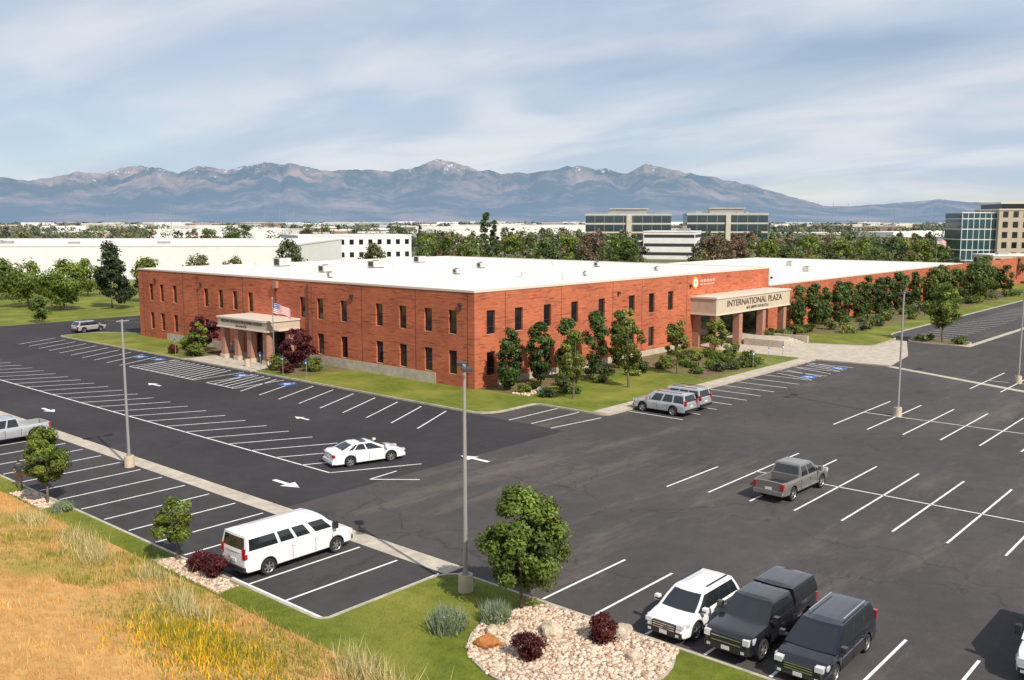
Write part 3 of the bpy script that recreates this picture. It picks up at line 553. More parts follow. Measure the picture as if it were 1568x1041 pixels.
def vehicle(name,x,y,ang,paint,sp,z=0):
    g=MB();Lh=sp['L']/2;W=sp['W']/2;r=sp['r'];sill=sp['sill'];xf,xr=sp['axles'];R=r*1.17;E=.004
    mats=[paint,M_cglass,M_tire,M_rim,M_trim,M_head,M_tail,M_plate,M_chrome]
    xs=set(np.round(np.linspace(-Lh,Lh,26),3))
    xs|={-Lh+.05,-Lh+.15,Lh-.05,Lh-.15,Lh-.3}
    for p in sp['top']: xs.add(p[0])
    xs={q for q in xs if not(abs(q-xf)<R+.03 or abs(q-xr)<R+.03)}
    for c in(xf,xr):
        for k in range(13): xs.add(c+R*math.cos(math.pi*k/12)*.9995)
        xs|={c+R+E,c-R-E}
    bed=sp.get('bed')
    if bed: xs|={bed[0]-E,bed[0],bed[1],bed[1]+E}
    xs=sorted(q for q in xs if -Lh<=q<=Lh)
    rings=[]
    for q in xs:
        zt=interp(sp['top'],q);zb=sill
        e=max(0,(abs(q)-(Lh-.75))/.75);hw=W*(1-(.13 if q>0 else .07)*e**2.2)
        ee=max(0,(abs(q)-(Lh-.16))/.16);zb+=.08*ee;hw-=.05*ee;zt-= (sp.get('nose',.06) if q>0 else .03)*ee
        for c in(xf,xr):
            if abs(q-c)<=R: zb=max(zb,r+math.sqrt(max(0,R*R-(q-c)**2)))
        zb=min(zb,zt-.12);hgt=zt-zb;zs=zt-min(.10,hgt*.3)
        side=[(0,zb),(hw*.93,zb),(hw*.985,zb+min(.05,hgt*.1)),(hw,zb+hgt*.35),(hw*1.0,zb+(zs-zb)*.72),(hw*.972,zs),(hw*.93,zt)]
        if bed and bed[0]<=q<=bed[1]: top=[(hw*.86,zt),(hw*.855,bed[2]),(0,bed[2])]
        else:
            cr=sp.get('crown',.04);top=[(hw*.8,zt+cr*.5),(hw*.45,zt+cr*.9),(0,zt+cr)]
        half=side+top;ring=[(q,a,b) for a,b in half]+[(q,-a,b) for a,b in half[1:-1]][::-1]
        rings.append(ring)
    nr=len(rings[0]);vs=[p for rg in rings for p in rg];fs=[]
    for i in range(len(rings)-1):
        for j in range(nr): fs.append((i*nr+j,i*nr+(j+1)%nr,(i+1)*nr+(j+1)%nr,(i+1)*nr+j))
    fs+=[tuple(range(nr)),tuple(range((len(rings)-1)*nr,len(rings)*nr))[::-1]]
    g.add(vs,fs,0)
    if bed: g.quad((bed[0]+.02,-W*.84,bed[2]+.01),(bed[1]-.02,-W*.84,bed[2]+.01),(bed[1]-.02,W*.84,bed[2]+.01),(bed[0]+.02,W*.84,bed[2]+.01),4)
    g.box(-Lh+.3,Lh-.3,-W+.28,W-.28,sill+.03,min(sill+.42,interp(sp['top'],xf)-.15),4)
    if sp.get('clad'):
        for s in(-1,1): g.box(xr+R+.02,xf-R-.02,*sorted((s*(W*.99),s*(W+.012))),sill-.01,sill+.13,4)
    for cb in sp['cabins']:
        x0,x1,X0,X1=cb['x'];z0,z1=cb['z'];w0,w1=cb['w'];
        def side(s,v,sg):
            bul=.03*math.sin(math.pi*v)
            return (x0+(x1-x0)*s+((X0+(X1-X0)*s)-(x0+(x1-x0)*s))*v,sg*(w0+(w1-w0)*v+bul),z0+(z1-z0)*v)
        vrow=[0,.07,.45,.86,1]
        if cb.get('tall'): vrow=[0,.14,.45,.8,1]
        wins=cb['win']
        sc=sorted({0,1,*[a for w in wins for a in w]})
        for sg in(-1,1):
            for i in range(len(sc)-1):
                sm=(sc[i]+sc[i+1])/2;gl=any(a<sm<b for a,b in wins)
                for j in range(4):
                    mi=1 if gl and j in(1,2) else (4 if gl and j==0 and not cb.get('tall') else 0)
                    if cb.get('blackpillar') and j in(1,2) and .05<sm<.93: mi=mi or 4
                    g.quad(side(sc[i],vrow[j],sg),side(sc[i+1],vrow[j],sg),side(sc[i+1],vrow[j+1],sg),side(sc[i],vrow[j+1],sg),mi)
        for end,sgn in((0,-1),(1,1)):
            ts=[-1,-.86,-.45,0,.45,.86,1];has=cb.get('rear',True) if end==0 else cb.get('front',True);vr=[0,.05 if end else cb.get('rz',.12),.5,.88,1]
            def fp(tt,v):
                a=side(end,v,1);bow=.10*(1-tt*tt)*(1 if end else .5);return (a[0]+sgn*bow,a[1]*tt,a[2])
            for i in range(6):
                for j in range(4):
                    mi=1 if has and 0<i<5 and j in(1,2) else 0
                    g.quad(fp(ts[i],vr[j]),fp(ts[i+1],vr[j]),fp(ts[i+1],vr[j+1]),fp(ts[i],vr[j+1]),mi)
        ns=8;tt=[-1,-.9,-.5,0,.5,.9,1]
        def rp(i,t_):
            s=i/ns;xx=X0+(X1-X0)*s;bowf=.10*(1-t_*t_)*s**6-.05*(1-t_*t_)*(1-s)**6;edge=min(1,min(s,1-s)*6);hgt=(.075 if cb.get('tall') else .055)*(1-abs(t_)**3)*edge**.5
            return (xx+bowf,w1*t_,z1+hgt)
        for i in range(ns):
            for j in range(6): g.quad(rp(i,tt[j]),rp(i+1,tt[j]),rp(i+1,tt[j+1]),rp(i,tt[j+1]),1 if (sp.get('sunroof') and i in(3,4,5) and 1<=j<=4) else 0)
        if cb.get('rack'):
            for sg in(-1,1): g.box(X0+.25,X1-.35,*sorted((sg*w1*.86-.025,sg*w1*.86+.025)),z1+.08,z1+.12,4 if cb['rack']==1 else 8)
    for c in(xf,xr):
        for sg in(-1,1):
            yo=sg*(W-.01);yi=sg*(W-.26);n=24
            def circ(rad,yy): return [(c+rad*math.cos(2*math.pi*k/n),yy,r+rad*math.sin(2*math.pi*k/n)) for k in range(n)]
            prof=[(r*.9,yi),(r,yi+sg*.03),(r,yo-sg*.03),(r*.93,yo),(r*.66,yo-sg*.01)]
            for (ra,ya),(rb,yb) in zip(prof[:-1],prof[1:]):
                A=circ(ra,ya);Bc=circ(rb,yb);g.add(A+Bc,[(k,(k+1)%n,n+(k+1)%n,n+k) for k in range(n)],2)
            A=circ(r*.66,yo-sg*.01);C2=circ(r*.6,yo-sg*.035);g.add(A+C2,[(k,(k+1)%n,n+(k+1)%n,n+k) for k in range(n)],3)
            C3=circ(r*.6,yo-sg*.06);g.add(C3,[tuple(range(n))],4)
            for k in range(6):
                a=2*math.pi*k/6+.3;dx,dz=math.cos(a),math.sin(a);wx,wz=-dz*r*.085,dx*r*.085
                g.quad((c+wx*1.3,yo-sg*.03,r+wz*1.3),(c-wx*1.3,yo-sg*.03,r-wz*1.3),(c+dx*r*.61-wx,yo-sg*.035,r+dz*r*.61-wz),(c+dx*r*.61+wx,yo-sg*.035,r+dz*r*.61+wz),3)
            g.tube((c,yo-sg*.045,r),(c,yo-sg*.015,r),r*.17,r*.14,10,3)
            lin=[(c+R*.99*math.cos(math.pi*k/10),r+R*.99*math.sin(math.pi*k/10)) for k in range(11)]
            for k in range(10): g.quad((lin[k][0],sg*(W-.04),lin[k][1]),(lin[k+1][0],sg*(W-.04),lin[k+1][1]),(lin[k+1][0],sg*(W-.4),lin[k+1][1]),(lin[k][0],sg*(W-.4),lin[k][1]),4)
            if sp.get('clad'):
                for k in range(12):
                    a0,a1=math.pi*k/12,math.pi*(k+1)/12
                    g.quad((c+R*math.cos(a0),sg*(W+.01),r+R*math.sin(a0)),(c+R*math.cos(a1),sg*(W+.01),r+R*math.sin(a1)),(c+(R+.05)*math.cos(a1),sg*(W+.008),r+(R+.05)*math.sin(a1)),(c+(R+.05)*math.cos(a0),sg*(W+.008),r+(R+.05)*math.sin(a0)),4)
    zt=interp(sp['top'],0)
    for q in sp['seams']:
        for sg in(-1,1): g.box(q-.012,q+.012,*sorted((sg*(W-.02),sg*(W+.004))),sill+.12,interp(sp['top'],q)-.16,4)
    for q in sp['handles']:
        for sg in(-1,1): g.box(q-.1,q+.1,*sorted((sg*(W-.02),sg*(W+.03))),zt-.25,zt-.21,4 if sp.get('dh') else 0)
    cb=sp['cabins'][0];mx=cb['x'][1]-.25
    for sg in(-1,1):
        g.box(mx-.1,mx+.1,*sorted((sg*(cb['w'][0]),sg*(W+.2))),cb['z'][0]+.1,cb['z'][0]+.16,4);g.box(mx-.12,mx+.08,*sorted((sg*(W+.04),sg*(W+.24))),cb['z'][0]+.06,cb['z'][0]+sp.get('mir',.26),sp.get('mirm',0))
    fz=interp(sp['top'],Lh);hw=W*.87
    g.box(Lh-.12,Lh+.05,-hw+.03,hw-.03,sill+.05,sill+.26,sp.get('bmat',4))
    gz0,gz1=sp.get('grille',(sill+.32,fz-.14));gw=sp.get('gw',.5)
    g.box(Lh-.1,Lh+.02,-gw,gw,gz0,gz1,4);
    nb=sp.get('bars',3)
    for k in range(nb):
        zz=gz0+(gz1-gz0)*(k+.5)/nb;g.box(Lh,Lh+.035,-gw+.04,gw-.04,zz-.018,zz+.018,8)
    g.box(Lh,Lh+.07,-.16,.16,sill+.1,sill+.24,7)
    for sg in(-1,1):
        a,b=sorted((sg*(gw+.03),sg*(hw+.005)));h0=sp.get('hl',(gz1-.2,gz1+.02))
        g.box(Lh-.25,Lh+.012,a,b,h0[0],h0[1],5);g.box(Lh+.0,Lh+.055,sg*(hw-.2)-.07,sg*(hw-.2)+.07,sill+.1,sill+.2,5)
        b2=sorted((sg*(W*.93-.02),sg*(W*.93+.03)));g.box(Lh-.45,Lh-.22,b2[0],b2[1],h0[0]+.02,h0[1],5)
    rz=interp(sp['top'],-Lh);rw=W*.9
    g.box(-Lh-.08,-Lh+.1,-rw,rw,sill+.06,sill+.28,sp.get('rbmat',4));g.box(-Lh-.03,-Lh+.02,-.2,.2,sp.get('rp',sill+.42),sp.get('rp',sill+.42)+.14,7)
    tz=sp.get('tl',(rz-.42,rz-.05))
    for sg in(-1,1):
        a,b=sorted((sg*(rw-.16),sg*(rw+.035)));g.box(-Lh-.025,-Lh+.14,a,b,tz[0],tz[1],6)
    ob=g.build(name,mats,None,28,(x,y,z),ang);return ob
SUVc=dict(L=4.55,W=1.86,r=.36,sill=.27,axles=(1.33,-1.36),top=[(-2.28,.98),(-2.0,1.02),(.9,1.0),(1.2,.99),(1.9,.88),(2.28,.74)],nose=.14,clad=1,
  cabins=[dict(x=(-2.17,1.28,-1.78,.38),z=(.98,1.6),w=(.86,.66),win=[(.05,.2),(.23,.5),(.53,.86)],rack=1,blackpillar=1)],seams=[1.0,-.05,-1.0],handles=[.1,-.85],hl=(.68,.84),gw=.52,grille=(.52,.78),bars=3)
SEDAN=dict(L=5.1,W=1.92,r=.36,sill=.22,axles=(1.5,-1.4),top=[(-2.55,.94),(-2.3,1.05),(-1.7,1.08),(.9,.98),(1.2,.96),(2.1,.84),(2.55,.66)],nose=.12,sunroof=1,
  cabins=[dict(x=(-2.1,1.4,-1.0,.2),z=(.98,1.46),w=(.86,.62),win=[(.13,.24),(.27,.53),(.56,.88)])],seams=[1.05,-.05,-1.05],handles=[.1,-.9],hl=(.6,.76),gw=.5,grille=(.42,.66),bmat=0,rbmat=0,tl=(.72,.92),rp=.6)
MINIV=dict(L=5.15,W=2.0,r=.35,sill=.24,axles=(1.62,-1.46),top=[(-2.57,1.0),(-2.2,1.06),(.9,1.04),(1.4,1.02),(2.2,.88),(2.57,.72)],nose=.12,
  cabins=[dict(x=(-2.5,1.62,-2.2,.55),z=(1.02,1.66),w=(.93,.74),win=[(.03,.29),(.32,.59),(.62,.9)],rack=2,blackpillar=1)],seams=[1.1,.0,-1.2],handles=[.15,-.95],hl=(.66,.84),gw=.55,grille=(.48,.76),bmat=0,rbmat=0,tl=(.95,1.3),bars=3)
TAHOE=dict(L=5.15,W=2.02,r=.4,sill=.34,axles=(1.58,-1.38),top=[(-2.57,1.1),(-2.2,1.14),(1.1,1.14),(2.3,1.07),(2.57,.98)],nose=.08,
  cabins=[dict(x=(-2.5,1.25,-2.3,.65),z=(1.12,1.82),w=(.95,.78),win=[(.03,.29),(.33,.58),(.62,.88)],rack=1)],seams=[1.15,.15,-.85],handles=[.3,-.7],hl=(.8,1.0),gw=.6,grille=(.66,.98),bars=2,tl=(.95,1.35))
TRUCK=dict(L=5.85,W=2.03,r=.41,sill=.42,axles=(1.9,-1.75),top=[(-2.92,1.22),(-.85,1.22),(-.8,1.2),(1.3,1.2),(1.45,1.2),(2.6,1.12),(2.92,1.03)],nose=.07,bed=(-2.82,-.92,.78),
  cabins=[dict(x=(-.82,1.52,-.62,.8),z=(1.18,1.84),w=(.94,.76),win=[(.05,.4),(.46,.88)],rz=.15)],seams=[1.25,.28,-.82],handles=[.42,-.6],hl=(.84,1.06),gw=.62,grille=(.68,1.04),bars=2,bmat=8,rbmat=8,tl=(.82,1.17),rp=.75,mir=.34)
TOPPER=copy.deepcopy(TRUCK);TOPPER['cabins'].append(dict(x=(-2.9,-.86,-2.75,-.84),z=(1.22,1.86),w=(.95,.8),win=[(.08,.5),(.54,.94)],rear=True,front=False,rz=.1));TOPPER['bmat']=4;TOPPER['rbmat']=4;TOPPER['dh']=1
VAN=dict(L=6.1,W=2.02,r=.39,sill=.36,axles=(2.0,-1.85),top=[(-3.05,1.28),(1.6,1.28),(1.95,1.25),(2.2,1.18),(2.85,1.04),(3.05,.95)],nose=.06,
  cabins=[dict(x=(-3.03,2.1,-2.92,1.25),z=(1.26,2.04),w=(.985,.84),win=[(.03,.34),(.37,.52),(.55,.70),(.76,.95)],tall=1,rz=.2)],seams=[1.75,.75,-.55],handles=[.95,-.4],hl=(.72,.94),gw=.55,grille=(.68,.96),bars=3,bmat=4,rbmat=4,tl=(1.0,1.5),mir=.4,mirm=4)
V=vehicle
V('passenger_van',-38.1,-24.0,0,P_white,VAN)
V('sedan_car',-23.9,-12.5,math.radians(-17),P_white,SEDAN)
V('crew_cab_pickup_truck',-11.7,-37.1,math.radians(-2),P_tan,TRUCK)
V('compact_suv',-31.7,-42.15,math.pi,P_white,SUVc)
V('pickup_truck_with_camper_shell',-31.0,-44.75,math.pi,P_black,TOPPER)
V('minivan',-31.2,-47.4,math.pi+.02,P_blue,MINIV)
V('full_size_suv',3.3,-18.9,math.pi/2,P_silver,TAHOE);V('full_size_suv',6.2,-18.6,math.pi/2,P_silver,TAHOE)
V('pickup_truck',-37.7,11.4,math.pi,P_silver,TRUCK)
V('cargo_van',-25.6,-54.0,math.pi,P_white,VAN)
V('compact_suv',-2.2,75.5,math.radians(10),P_silver,SUVc)
for i,(x,y,pn) in enumerate([(215,100,P_redc),(221,96,P_white),(225,92,P_black),(232,90,P_redc),(240,84,P_silver),(250,78,P_blue)]): V('sedan_car',x,y,.8,pn,SEDAN)
# ------------------------------------------------------------------ person
def person(x,y,ang):
    J=dict(pel=(0,0,.93),sp=(0,.0,1.15),ch=(0,0,1.35),nk=(0,0,1.5),hd=(0.02,0,1.6),tp=(.02,0,1.72),
      hl=(0,.1,.9),kl=(.05,.11,.5),al=(.0,.12,.08),tl=(.16,.13,.04),hr=(0,-.1,.9),kr=(.02,-.11,.5),ar=(-.06,-.12,.08),trr=(.1,-.13,.04),
      sl=(0,.19,1.42),el=(-.02,.25,1.15),wl=(.12,.24,.95),fl=(.17,.23,.86),sr=(0,-.19,1.42),er=(-.03,-.26,1.15),wr=(.06,-.27,.92),fr=(.1,-.27,.83))
    Rr=dict(pel=.14,sp=.12,ch=.15,nk=.055,hd=.085,tp=.075,hl=.09,kl=.06,al=.045,tl=.035,hr=.09,kr=.06,ar=.045,trr=.035,sl=.065,el=.045,wl=.03,fl=.035,sr=.065,er=.045,wr=.03,fr=.035)
    E=[('pel','sp'),('sp','ch'),('ch','nk'),('nk','hd'),('hd','tp'),('pel','hl'),('hl','kl'),('kl','al'),('al','tl'),('pel','hr'),('hr','kr'),('kr','ar'),('ar','trr'),('ch','sl'),('sl','el'),('el','wl'),('wl','fl'),('ch','sr'),('sr','er'),('er','wr'),('wr','fr')]
    ks=list(J);me=bpy.data.meshes.new('p');me.from_pydata([J[k] for k in ks],[(ks.index(a),ks.index(b)) for a,b in E],[]);ob=bpy.data.objects.new('person',me);COL.objects.link(ob)
    md=ob.modifiers.new('s','SKIN')
    for i,k in enumerate(ks): me.skin_vertices[0].data[i].radius=(Rr[k],Rr[k])
    me.skin_vertices[0].data[0].use_root=True
    ob.modifiers.new('u','SUBSURF').levels=2
    dg=bpy.context.evaluated_depsgraph_get();m2=bpy.data.meshes.new_from_object(ob.evaluated_get(dg));ob.modifiers.clear();ob.data=m2
    m2.materials.clear()
    for m in [plain('skin',(.45,.25,.17)),plain('dark_shirt',(.03,.03,.04)),plain('trousers',(.12,.05,.035)),plain('hair',(.03,.02,.015)),plain('shoes',(.02,.02,.02))]: m2.materials.append(m)
    for pz in m2.polygons:
        c=pz.center;pz.use_smooth=True
        if c.z>1.66 or (c.z>1.56 and c.x<-.02): k=3
        elif c.z>1.5: k=0
        elif abs(c.y)>.2 and c.z<1.2: k=0
        elif c.z>.95: k=1
        elif c.z>.1: k=2
        else: k=4
        pz.material_index=k
    ob.location=(x,y,.13);ob.rotation_euler[2]=ang
person(-41.9,-2.2,1.2)
# ------------------------------------------------------------------ surroundings
FX,FY=.7524,.6587
def at(t,d): return (-63.4+t*d*FY+d*FX, -60.2-t*d*FX+d*FY)
def T(px): return (px-784)/1441.6
def block(name,x,y,w,dp,h,rot,wallm,rows=0,cols=0,glass=M_glass,band=None,z0=-.3,winh=.5,winw=.6,par=.5,pent=False,wm=None):
    e=MB();e.box(-w/2,w/2,0,dp,z0,h,0)
    e.box(-w/2-.15,w/2+.15,-.15,dp+.15,h,h+par,2)
    if rows:
        fh=h/rows
        for r_ in range(rows):
            za=r_*fh+fh*(1-winh)/2+.2;zb=za+fh*winh
            for c in range(cols):
                cw=w/cols;xa=-w/2+c*cw+cw*(1-winw)/2;xb=xa+cw*winw
                e.box(xa,xb,-.06,.3,za,zb,1)
            nc=max(2,int(dp/(w/cols)));
            for c in range(nc):
                cw=dp/nc;ya=c*cw+cw*(1-winw)/2;yb=ya+cw*winw
                e.box(-w/2-.06,-w/2+.3,ya,yb,za,zb,1);e.box(w/2-.3,w/2+.06,ya,yb,za,zb,1)
    if pent: e.box(-w*.2,w*.22,dp*.25,dp*.7,h+par,h+par+2.6,3);e.box(-w*.22,w*.24,dp*.22,dp*.73,h+par+2.6,h+par+3.0,2);e.box(-w*.02,w*.04,-.8,-.07,z0,h-.01,0)
    for i in range(5):
        q=random.uniform(-w*.35,w*.35);s=random.uniform(.8,1.8);e.box(q-s,q+s,dp*.1+i,dp*.1+s+i,h+par*.5,h+par+random.uniform(.5,1.2),3)
    return e.build(name,[wallm,glass,M_roof if band is None else band,M_metal],None,None,(x,y,0),rot)
base=math.radians(-48.8)
x,y=at(-.505,262);block('white_warehouse',x,y,140,95,8.9,base+.03,M_white)
x,y=at(T(545),372);block('white_office_building',x,y,46,30,10.0,base+.45,M_white,2,12,winh=.4,winw=.45)
x,y=at(T(800),800);block('white_warehouse',x,y,120,60,12,base,M_white)
x,y=at(T(330),620);block('white_warehouse',x,y,90,60,10,base,M_cream if False else M_white)
M_gb=plain('blue_glass',(.03,.05,.06),.08,0,0,.9);M_cream=noisy('cream_panel',(.58,.53,.44),(.5,.46,.38),.5)
x,y=at(T(962),520);block('glass_office_building',x,y,47,28,19.0,base-.1,M_cream,4,9,glass=M_gb,winh=.8,winw=.97,band=M_cream,par=.9,pent=True)
x,y=at(T(1114),520);block('glass_office_building',x,y,44,28,19.3,base-.1,M_cream,4,8,glass=M_gb,winh=.8,winw=.97,band=M_cream,par=.9,pent=True)
x,y=at(T(1025),400);block('white_parking_structure',x,y,22,24,11.2,base-.3,M_white,3,1,winh=.35,winw=.97,glass=M_darkmetal)
x,y=at(T(1500),372);TB=empty('stone_office_tower',(x,y,0));TB.rotation_euler[2]=base-.12
e=MB();e.box(-6.5,6.5,0,20,-.3,19.0,1)
for zz in (0.5,4.6,8.7,12.8,16.9): e.box(-6.6,6.6,-.1,20,zz-.25,zz+.1,0)
for q in np.arange(-6.5,6.6,2.17): e.box(q-.1,q+.1,-.14,.1,0,19,0)
e.box(-6.8,6.8,-.3,20,19.0,19.4,0)
e.build('glass_wing',[M_white,plain('teal_glass',(.02,.07,.08),.08,0,0,.9)],TB)
M_stone=noisy('tan_stone',(.52,.43,.33),(.45,.37,.28),.6)
e=MB();e.box(6.5,45,-2,24,-.3,20.5,0)
for r_ in range(5):
    for c in range(10):
        xa=8+c*3.8;e.box(xa,xa+1.9,-2.1,-1.5,1.4+r_*4.0,3.7+r_*4.0,1)
    for c in range(5): e.box(6.4,6.8,.2+c*4.6,2.4+c*4.6,1.4+r_*4.0,3.7+r_*4.0,1)
e.box(8,43,-.5,22,20.5,22.6,1);e.box(6.6,45,-3,24.5,22.6,23.3,2);e.box(6.3,45.2,-2.25,24,20.2,20.7,2)
e.build('stone_block',[M_stone,M_glass,M_coping],TB)
x,y=at(T(1570),320);block('low_office_building',x,y,20,14,4,base,M_stone,1,6)
def haze_tint(c,d,far=(.16,.2,.22)):  # aerial haze painted into leaf tints: paler and bluer with distance
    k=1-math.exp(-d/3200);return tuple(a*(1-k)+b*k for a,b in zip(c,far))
e=MB();rt=random.Random(5)
for i in range(240):
    d=rt.uniform(560,3800)*1.0;t=rt.uniform(-.62,.62);x,y=at(t,d);w=rt.uniform(15,60);h=rt.uniform(4,11);a=base+rt.uniform(-.5,.5)
    if d>1800:w*=1.6;h*=1.15
    mi=rt.choice([0,0,1,2,3]);e.box(x-w/2,x+w/2,y-w*.3,y+w*.3,-.5,h,mi,a);e.box(x-w/2*.98,x+w/2*.98,y-w*.3*.98,y+w*.3*.98,h,h+.6,4,a)
    if rt.random()<.5: e.box(x-w/2-.1,x+w/2+.1,y-w*.3-.1,y+w*.3+.1,h*.35,h*.6,5,a)
e.build('distant_town_buildings',[M_white,M_cream,plain('far_brick',(.33,.2,.15)),plain('far_grey',(.36,.38,.4)),M_roof,plain('far_glass',(.12,.14,.17),.2)])
e=MB()
for px,d,h in [(165,900,24),(190,1300,30),(240,1300,28),(262,1250,36),(428,700,26),(440,700,26),(505,1500,36),(810,1800,42),(930,1800,40),(1185,2200,50),(1222,2200,60),(1252,2200,60),(1275,2300,62),(1298,2300,58),(1330,2400,60),(1370,2500,60),(1395,2500,60),(1425,2500,60),(1450,2600,60),(690,1600,36),(715,1600,38),(405,1600,34),(450,1800,40)]:
    x,y=at(T(px),d);r0=.0011*d*.3;e.tube((x,y,0),(x,y,h),r0,r0*.5,5,0)
    if px>1180: 
        for q in(.78,.9): e.box(x-3*1.3,x+3*1.3,y-.3,y+.3,h*q,h*q+.5,0)
e.build('utility_masts',[plain('mast',(.3,.3,.33))])
def mass(name,N_,gen,nl,seed):
    rng=np.random.default_rng(seed);Vs=[];Fs=[];Cs=[];o=0
    for i in range(N_):
        x,y,h,r,tint,shape,d=gen(rng);n=nl(d)
        ls=max(.36,.0016*d)*(1 if d<500 else .9)
        V_,F_,C_=leaves((x,y,h*.55),r,h*.47,n,ls,tint,10,shape,.38,rng,.42);Vs.append(V_);Fs.append(F_+o);o+=len(V_);Cs.append(C_)
        tv,tf=tubes_np([((x,y,-.3),(x,y,h*.6),.2,.1)],4);Vs.append(tv);Fs.append(tf+o);o+=len(tv);Cs.append(np.full((len(tv),3),.06))
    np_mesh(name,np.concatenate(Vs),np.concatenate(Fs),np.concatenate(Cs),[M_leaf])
PAL=[(.05,.08,.018),(.07,.105,.02),(.1,.13,.025),(.035,.055,.018),(.12,.14,.035),(.14,.095,.05)]
def gen1(rng):
    while True:
        d=rng.uniform(225,560);t=rng.uniform(-.6,.62)
        if t<-.1 and (d<430 or rng.random()<.4): continue
        if abs(t-T(1525))<.05 and d<375: continue
        if abs(t-T(1025))<.025 and d<400: continue
        break
    x,y=at(t,d);h=rng.uniform(6.5,12.5)*(1.0 if t<.3 else .85);r=rng.uniform(2.2,4.6);sh='egg'
    if rng.random()<.12: sh='cone';h*=1.1;r*=.7
    return x,y,h,r,haze_tint(PAL[rng.integers(0,6)],d),sh,d
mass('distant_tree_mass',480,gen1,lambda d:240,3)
def gen2(rng):
    d=560*np.exp(rng.uniform(0,2.0));t=rng.uniform(-.62,.62);x,y=at(t,d);h=rng.uniform(6,12);r=rng.uniform(4,9)*(1+d/3000)
    return x,y,h,r,haze_tint(PAL[rng.integers(0,5)],d),'round',d
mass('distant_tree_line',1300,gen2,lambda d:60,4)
def bt(px,d,h,r,tint,shape='egg',n=1500,ls=.34,seed=0,name='shade_tree',cb=.12):
    x,y=at(T(px),d);tree(name,x,y,0,h,r,h*cb,n,ls,tint,shape,36,seed,6,.34,.33)
bt(165,172,12.0,4.0,(.026,.044,.018),'cone',6500,.27,1,'pine_tree',.1)
bt(90,168,9.0,4.8,G2,'egg',5200,.25,2);bt(35,175,8.8,4.8,G2,'egg',4800,.25,3);bt(50,147,4.2,1.8,G1,'egg',1500,.2,4)
bt(222,185,9.0,3.6,G2,'egg',3000,.27,5);bt(-5,190,8.5,4.4,G1,'egg',3500,.27,6);bt(128,200,8,3.6,G2,'egg',2600,.27,16);bt(300,215,8.4,4.0,(.1,.12,.05),'egg',2200,.3,7);bt(355,230,7.5,3,(.1,.12,.05),'egg',1600,.3,17)
bt(441,235,11.2,4.2,(.06,.085,.035),'egg',3000,.32,8,'shade_tree');bt(570,250,10.2,4.0,(.08,.1,.04),'egg',2200,.34,9)
bt(745,300,19.0,2.6,(.05,.085,.02),'column',3600,.38,10,'poplar_tree',.05);bt(757,306,16.5,2.0,(.04,.07,.02),'column',2200,.38,11,'poplar_tree',.05)
for i,(px,d,h,r,t_) in enumerate([(690,260,13,5.5,G2),(655,280,12.5,4.5,G2),(720,270,12,4.6,G1),(785,280,11.5,4.5,G2),(835,250,11,4.5,G3),(870,270,12,5,G2),(905,270,12.5,4.5,(.13,.09,.06)),(940,280,12,5,G2),(960,265,11,4,G1),(1100,280,12,5,(.12,.095,.055)),(1130,270,11.5,4,(.12,.08,.05)),(1075,280,10.5,4,(.1,.09,.05)),(1180,270,11,4.5,G2),(1210,260,9.5,3.5,G3),(1240,280,12,5,G2),(1290,270,11,4.5,G4),(1330,280,11,5,G2),(1370,290,11,4,G3),(1412,250,11,3.5,G2),(1440,262,10.5,3.5,G1),(1390,290,10.5,4,G4),(610,400,14,5,(.06,.09,.03)),(500,440,15,5,(.06,.1,.03)),(475,450,15,5,(.05,.08,.03)),(350,400,14.5,6,G1),(375,410,14.5,5,G3),(320,400,13.5,5,G2)]):
    bt(px,d,h,r,t_,'egg',2200,.36,200+i)
for i,(px,d,h,r) in enumerate([(1515,205,6,1.6),(1548,205,6.5,1.8),(1495,225,6,2.2),(1560,240,7,2.6),(1470,232,7,2.6)]): bt(px,d,h,r,G3,'egg',1300,.24,300+i)
# ------------------------------------------------------------------ mountains
prof=[(-400,290),(0,272),(50,278),(90,272),(120,264),(160,267),(210,254),(245,259),(275,267),(310,254),(350,262),(385,254),(415,251),(460,255),(500,263),(550,261),(600,264),(640,257),(670,245),(700,251),(740,263),(780,267),(830,265),(870,256),(920,260),(960,267),(985,253),(1040,263),(1090,273),(1130,280),(1180,293),(1230,307),(1260,316),(1300,317),(1350,313),(1400,309),(1440,306),(1480,310),(1568,312),(1900,314)]
na,nr_=760,110;vs=[];fs=[]
for i in range(na+1):
    px=-250+(1568+500)*i/na;t=T(px);el=(338-np.interp(px,[p[0] for p in prof],[p[1] for p in prof]))/1441
    el*=1+.045*mn.fractal(Vector((px/20,3,0)),1,2,4)
    colm=[];mxr=1e-6
    for j in range(nr_+1):
        rho=j/nr_*1.12;d=7000+5500*rho;x,y=at(t,d)
        s=min(1,rho)**.95 if rho<=1 else 1-(rho-1)*2
        q=Vector((x/1700,y/1700,0))
        wq=mn.noise_vector(q*1.2)*.35
        rg=min(1.2,mn.ridged_multi_fractal(q+wq,.9,2.2,8,1.0,2.0)/2.0)
        h=s*(.38+.62*rg)*el*12500
        if rho<.03: h=-30
        colm.append((x,y,h));mxr=max(mxr,(h-16)/d)
    k=el/mxr if mxr>1e-4 else 1
    k=min(k,2.2)
    for x,y,h in colm: vs.append((x,y,h*k if h>0 else h))
for i in range(na):
    for j in range(nr_):
        a=i*(nr_+1)+j;fs.append((a,a+1,a+nr_+2,a+nr_+1))
